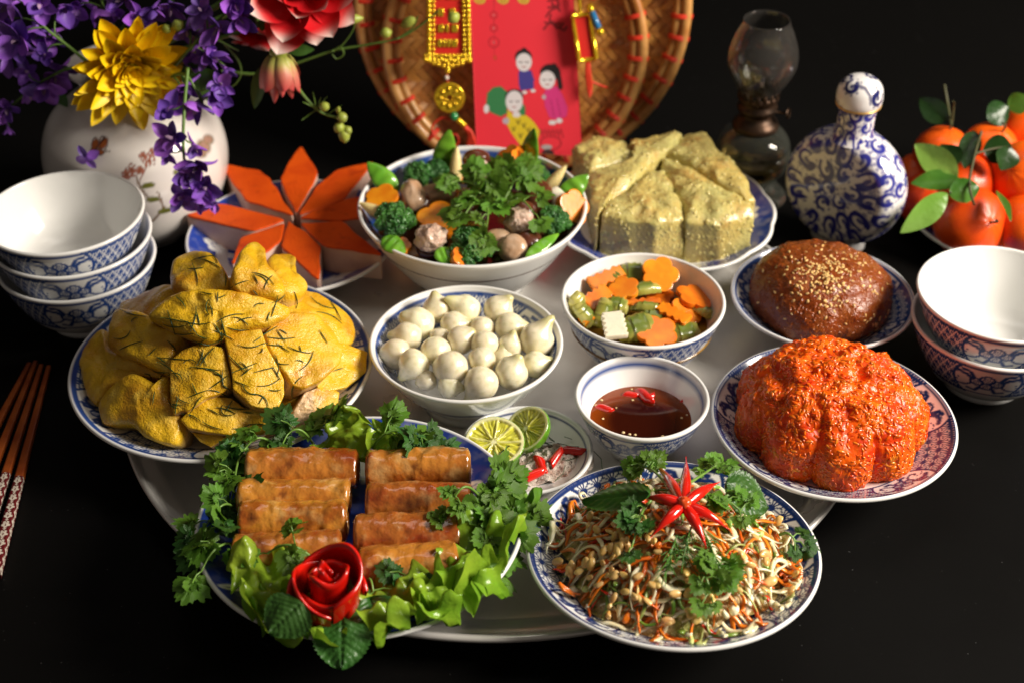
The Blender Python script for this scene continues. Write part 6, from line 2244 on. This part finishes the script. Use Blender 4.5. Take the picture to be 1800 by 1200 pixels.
def petal_geo(L, Wd, cup, curl, tipw=.0, paint=None):
    def fn(u, v):
        w = Wd * np.sin(np.pi * np.clip(u * .93 + .07, 0, 1) ** (1.0 + tipw)) ** .75 + 1e-5
        return np.stack([v * w, u * L, cup * v * v * w + curl * L * (u ** 2) - cup * .3 * w + .0004 * np.sin(v * 9)], -1)
    g = sheet(fn, 14, 9)
    u = np.linspace(0, 1, 14).repeat(9)
    return g, u


def flower_head(name, c, axis, layers, m, label, cat, paintf=None, group=None, seed=0, parts='petal'):
    """layers: (count, tilt from the axis in degrees, length, width, cup, curl, start radius)"""
    r_ = np.random.default_rng(seed)
    root = thing(name, c, label, cat, group)
    fr = frame(unit(axis), (0, 0, 1))
    off = 0.0
    for (n, tilt, L, wd, cup, cu, r0) in layers:
        g, u = petal_geo(1.0, wd / L, cup, cu, .15)
        me = mesh(parts, g, m, paint=paintf(u) if paintf else None)
        for k in range(n):
            a = 2 * np.pi * (k + off) / n + r_.normal(0, .05)
            tl = math.radians(tilt + r_.normal(0, 5))
            rad = A3(math.cos(a), math.sin(a), 0)
            d = rad * math.sin(tl) + A3(0, 0, math.cos(tl))
            nrm = -rad * math.cos(tl) + A3(0, 0, math.sin(tl))
            nrm = unit(nrm + np.cross(d, nrm) * r_.normal(0, .18))
            R = fr @ frame(nrm, d)
            inst(parts, me, root, c + fr @ (rad * r0), R, L * r_.uniform(.88, 1.1))
        off += .5
    return root


yc = atY(226, 118, .128)
yd = flower_head('yellow_dahlia', yc, unit(A3(.38, -.80, -.12)), [(9, 100, .044, .0085, .7, .35, .006), (15, 86, .047, .0082, .5, .22, .005), (16, 72, .042, .0080, .5, .15, .004), (15, 56, .033, .0085, .5, .05, .003), (13, 40, .026, .0072, .5, -.1, .002), (10, 24, .019, .0055, .5, -.2, .001), (6, 10, .014, .0045, .6, -.2, .0005)],
                 YEL, 'yellow pointed petal dahlia hanging at the front of the vase', 'flower', seed=2)
put('stem', tube(cr([yc + A3(0, .004, .0), yc + A3(.002, .02, .012), MOUTH + A3(-.01, 0, .012), MOUTH + A3(-.004, .006, -.02)], 14), .0022, 8), GST, yd)
rw = lambda u: rgba(sst(.72, .98, u), (.74, .60, .54))
rc = atY(528, -22, .155)
rd = flower_head('red_dahlia', rc, unit(A3(.15, -.8, .45)), [(9, 100, .046, .017, .45, .22, .006), (8, 78, .043, .016, .5, .25, .005), (7, 52, .033, .014, .55, .2, .004), (6, 30, .025, .011, .6, .2, .002)], RWP, 'big red dahlia with white petal tips at the top edge', 'flower', rw, seed=5)
put('stem', tube(cr([rc + A3(0, .006, 0), rc + A3(-.03, .03, -.004), MOUTH + A3(.02, 0, .015), MOUTH + A3(.004, .004, -.02)], 14), .0024, 8), GST, rd)
r2 = atY(462, 52, .185)
rd2 = flower_head('red_dahlia', r2, unit(A3(-.1, -.35, -.8)), [(9, 70, .030, .0125, .4, -.2, .003), (8, 45, .026, .011, .5, -.2, .002)], RWP, 'smaller red dahlia seen from behind, left of the hanging bud', 'flower', rw, seed=6)
put('stem', tube(cr([r2, r2 + A3(-.02, .01, .012), MOUTH + A3(.015, .004, .012)], 12), .0020, 8), GST, rd2)
bc_ = atY(490, 92, .150)
bw_ = lambda u: np.concatenate([np.stack([np.interp(u, [0, .35, .6, 1], a) for a in ([.22, .42, .55, .50], [.28, .40, .18, .05], [.03, .10, .12, .06])], 1), np.ones((len(u), 1))], 1)
bud = flower_head('dahlia_bud', bc_, unit(A3(.02, -.12, -1)), [(8, 44, .030, .0095, .8, .50, .0040), (9, 36, .034, .0070, .8, .46, .0040), (8, 24, .037, .0055, .8, .34, .0030)], RWP, 'half open drooping pink dahlia bud with a green base', 'flower', bw_, seed=8)
put('base', tf(blob(.0078, .0078, .0060), None, bc_ + A3(0, 0, .0005)), BUDG, bud)
put('stem', tube(cr([bc_ + A3(0, 0, .004), atY(486, 70, .152), atY(470, 40, .155), atY(430, 55, .165), MOUTH + A3(.02, 0, .012)], 18), .0016, 8), GST, bud)
for a, b, w in (((492, 84), (476, 72), .0055), ((494, 84), (516, 76), .0050), ((505, 88), (552, 88), .0050), ((470, 45), (452, 40), .0055)):
    A, B = atY(*a, .148), atY(*b, .146)
    put('sepal', tf(leafG(np.linalg.norm(B - A), w, .2, -.1, 12, 7), frame_y(B - A, A3(.1, -1, .4)), A), GLF, bud)

# larkspur
pg, _ = petal_geo(1.0, .38, .5, .15)
LP = [mesh('petal', pg, PUR), mesh('petal', petal_geo(1.0, .30, .7, .35)[0], PUR)]
LPF = mesh('petal', petal_geo(1.0, .24, .9, .5)[0], PUR2)
spur_g = tube(cr([(0, 0, 0), (0, -.2, -.4), (.05, -.45, -.85), (.1, -.5, -1.15)], 10), np.linspace(.14, .03, 10), 7)
LCM = mesh('floret', join([spur_g, tf(blob(.16, .16, .12), None, A3(0, 0, .05))]), PUR)


def larkspur(label, path_px, florets, seed, Y=.13, group='purple larkspur sprays'):
    """florets: (x px, y px, size px, Y) along a stem"""
    r_ = np.random.default_rng(seed)
    pts = [atY(x, y, Y + dy) for x, y, dy in path_px]
    root = thing('larkspur_spray', pts[0], label, 'flower', group)
    path = cr(pts, 40)
    gs = [tube(path, np.linspace(.0016, .0009, 40), 7)]
    for (x, y, s, dy) in florets:
        P = atY(x, y, Y + dy)
        k = int(np.argmin(np.linalg.norm(path - P, axis=1)))
        gs.append(tube(cr([path[max(k - 2, 0)], (path[k] + P) / 2 + A3(0, 0, .002), P + A3(0, .003, 0)], 7), .0007, 5))
        axis = unit(A3(r_.normal(0, .55), -1, r_.normal(-.1, .5)))
        sz = s / FPX * 1.33
        fr = frame(axis, (r_.normal(0, .6), 0, 1))
        fl = inst('floret', LCM, root, P, fr, sz)
        for j in range(5):
            a = j * 1.2566 + r_.normal(0, .12)
            tl = math.radians(r_.normal(68, 14))
            rad = A3(math.cos(a), math.sin(a), 0)
            d = rad * math.sin(tl) + A3(0, 0, math.cos(tl))
            nrm = -rad * math.cos(tl) + A3(0, 0, math.sin(tl))
            inst('petal', LP[int(r_.integers(2))], fl, A3(0, 0, .05), frame(unit(nrm + r_.normal(0, .2, 3)), d), r_.uniform(.85, 1.15), local=True)
        for j in range(2):
            a = r_.uniform(0, 6.28)
            rad = A3(math.cos(a), math.sin(a), 0)
            inst('petal', LPF, fl, A3(0, 0, .05), frame(unit(-rad + A3(0, 0, .5)), unit(rad * .5 + A3(0, 0, 1))), r_.uniform(.4, .6), local=True)
    put('stem', join(gs), GST, root)
    return root


mz = lambda x, y, d: (x, y, d)
larkspur('purple larkspur spray filling the upper left corner', [(200, 150, .03), (130, 90, .01), (70, 40, 0), (30, -20, 0)], [(70, 10, 38, 0), (20, 5, 36, .01), (35, 72, 42, -.01), (78, 98, 26, .0), (15, 95, 36, .01), (110, 15, 30, .02), (62, 45, 34, .01), (5, 40, 36, .02), (95, 55, 30, .02)], 1)
larkspur('purple larkspur spray drooping at the left of the yellow dahlia', [(200, 160, .03), (140, 120, .01), (80, 140, 0), (15, 190, 0)], [(78, 150, 36, 0), (48, 128, 26, .01), (12, 190, 26, 0), (112, 120, 28, .02), (96, 135, 30, .01), (50, 165, 20, .0), (14, 225, 16, 0)], 2)
larkspur('purple larkspur spray along the top behind the yellow dahlia', [(230, 150, .04), (220, 80, .03), (190, 30, .03), (165, -30, .03)], [(165, 15, 36, .03), (200, 25, 26, .03), (130, 15, 32, .03), (245, 35, 34, .02), (270, 15, 28, .02), (220, -5, 32, .02), (300, 10, 30, .02)], 3)
larkspur('purple larkspur spray between the yellow and the red dahlia', [(280, 150, .02), (330, 90, .0), (380, 40, 0), (430, -10, 0)], [(385, 50, 34, 0), (420, 30, 34, 0), (350, 60, 30, .01), (330, 50, 26, .01), (415, 5, 36, 0), (365, 100, 26, .0), (338, 110, 26, .01), (375, 90, 32, 0), (395, 120, 24, 0), (440, 15, 26, .01), (355, 20, 30, .01)], 4)
larkspur('purple larkspur spray at the right shoulder of the vase', [(270, 150, .02), (320, 130, -.01), (345, 160, -.02), (360, 190, -.02)], [(350, 180, 36, -.02), (378, 172, 30, -.02), (330, 150, 30, -.01), (388, 150, 26, -.02), (318, 165, 26, -.01)], 5)
larkspur('purple larkspur spray hanging down the front of the vase', [(330, 120, -.01), (324, 190, -.035), (322, 250, -.05), (326, 300, -.055), (335, 325, -.055)], [(292, 195, 32, -.035), (305, 245, 36, -.05), (340, 255, 26, -.05), (350, 290, 34, -.055), (330, 310, 30, -.055), (360, 330, 34, -.055), (318, 345, 32, -.055), (375, 355, 24, -.055), (352, 345, 26, -.055), (295, 270, 20, -.05)], 6)
fb = atY(152, 278, vc[1] - .078)
fl0 = thing('fallen_floret', fb, 'single purple floret stuck on the vase below the butterfly', 'flower')
for j in range(4):
    a = j * 1.6 + .4
    inst('petal', LP[j % 2], fl0, fb, frame(unit(A3(math.cos(a) * .5, -1, math.sin(a) * .5)), A3(math.cos(a), -.3, math.sin(a))), .0115)


def leaf_px(name, a, b, Y, w, m, label, group, up=(0, -1, .3)):
    A, B = atY(*a, Y), atY(*b, Y - .004)
    put(name, tf(leafG(np.linalg.norm(B - A), w, .2, -.1, 14, 7), frame_y(B - A, up), A), m, label=label, cat='leaf', group=group, org=A)


# thin vines with buds
def vine(label, px, Y, side=(), buds=(), needles=(), rad=.0013):
    pts = [atY(x, y, Y) for x, y in px]
    root = thing('flower_vine', pts[0], label, 'vine', 'thin green vines of the bouquet')
    gs = [tube(cr(pts, 46), np.linspace(rad, rad * .6, 46), 7)]
    for s in side:
        gs.append(tube(cr([atY(x, y, Y - .003) for x, y in s], 16), np.linspace(rad * .7, rad * .35, 16), 6))
    for x0, y0, x1, y1 in needles:
        gs.append(tube(np.stack([atY(x0, y0, Y), atY((x0 + x1) / 2, (y0 + y1) / 2 - 1, Y - .002), atY(x1, y1, Y - .003)]), [.0005, .0005, .0002], 5))
    put('stem', join(gs), GST, root)
    for x, y, dx, dy, w in buds:
        A, B = atY(x, y, Y - .002), atY(x + dx, y + dy, Y - .006)
        L = np.linalg.norm(B - A)
        g = lathe(cr([(0, 0), (.5, .15), (1, .45), (.75, .8), (.1, 1)], 16), 16)[0]
        put('bud', tf((g[0] * A3(w, w, L), g[1]), frame(B - A, (0, -1, 0)), A), BUDG, root)
    return root


vine('thin vine trailing right of the dahlia bud with pale green buds', [(470, 120), (515, 145), (535, 170), (556, 192), (575, 203), (592, 208), (604, 222)], .148,
     needles=[(556, 192, 550, 162), (558, 192, 564, 172), (556, 194, 530, 212), (548, 188, 532, 180), (575, 203, 600, 186), (560, 190, 575, 170)], buds=[(562, 190, 16, -4, .0040), (592, 207, 18, 0, .0046), (602, 215, -12, 18, .0042), (604, 220, 2, 32, .0050), (606, 222, 10, 14, .0036), (594, 200, 1, -12, .002)])
vine('thin vine crossing the gap to the bamboo tray with a small leaf', [(390, 125), (455, 130), (520, 112), (585, 90), (640, 80), (700, 68), (735, 48), (770, 20)], .20,
     side=[[(585, 90), (603, 78), (621, 52), (624, 30)], [(600, 82), (604, 96), (592, 104), (584, 96)], [(700, 68), (725, 50), (735, 28)], [(395, 78), (418, 105), (424, 130), (412, 150), (398, 154)]],
     buds=[(690, 55, -22, 6, .0046), (704, 48, 26, -16, .0044), (790, 22, 14, 18, .0056), (640, 32, -42, 4, .0044)])
vine('thin vine with an olive bud left of the larkspur', [(290, 70), (330, 62), (370, 66), (420, 90)], .14, buds=[(340, 72, 12, 22, .0056), (322, 38, -18, 14, .0050), (300, 45, -14, 12, .004)], side=[[(330, 62), (335, 68), (342, 74)]])
for i, (a, b, w, lab) in enumerate([((460, 118), (446, 195), .006, 'dark narrow leaf hanging below the bouquet'), ((470, 125), (484, 170), .006, 'dark leaf hanging beside the narrow one'), ((320, 60), (300, 0), .006, 'dark leaf rising behind the yellow dahlia'), ((100, 160), (118, 190), .005, 'small green leaf at the left shoulder of the vase'),
                                    ((360, 120), (385, 190), .012, 'dark leaf behind the right larkspur'), ((350, 110), (335, 165), .012, 'dark leaf at the right of the yellow dahlia')]):
    leaf_px('bouquet_leaf', a, b, .155 if i < 4 else .135, w, GLF, lab, 'green leaves of the bouquet')
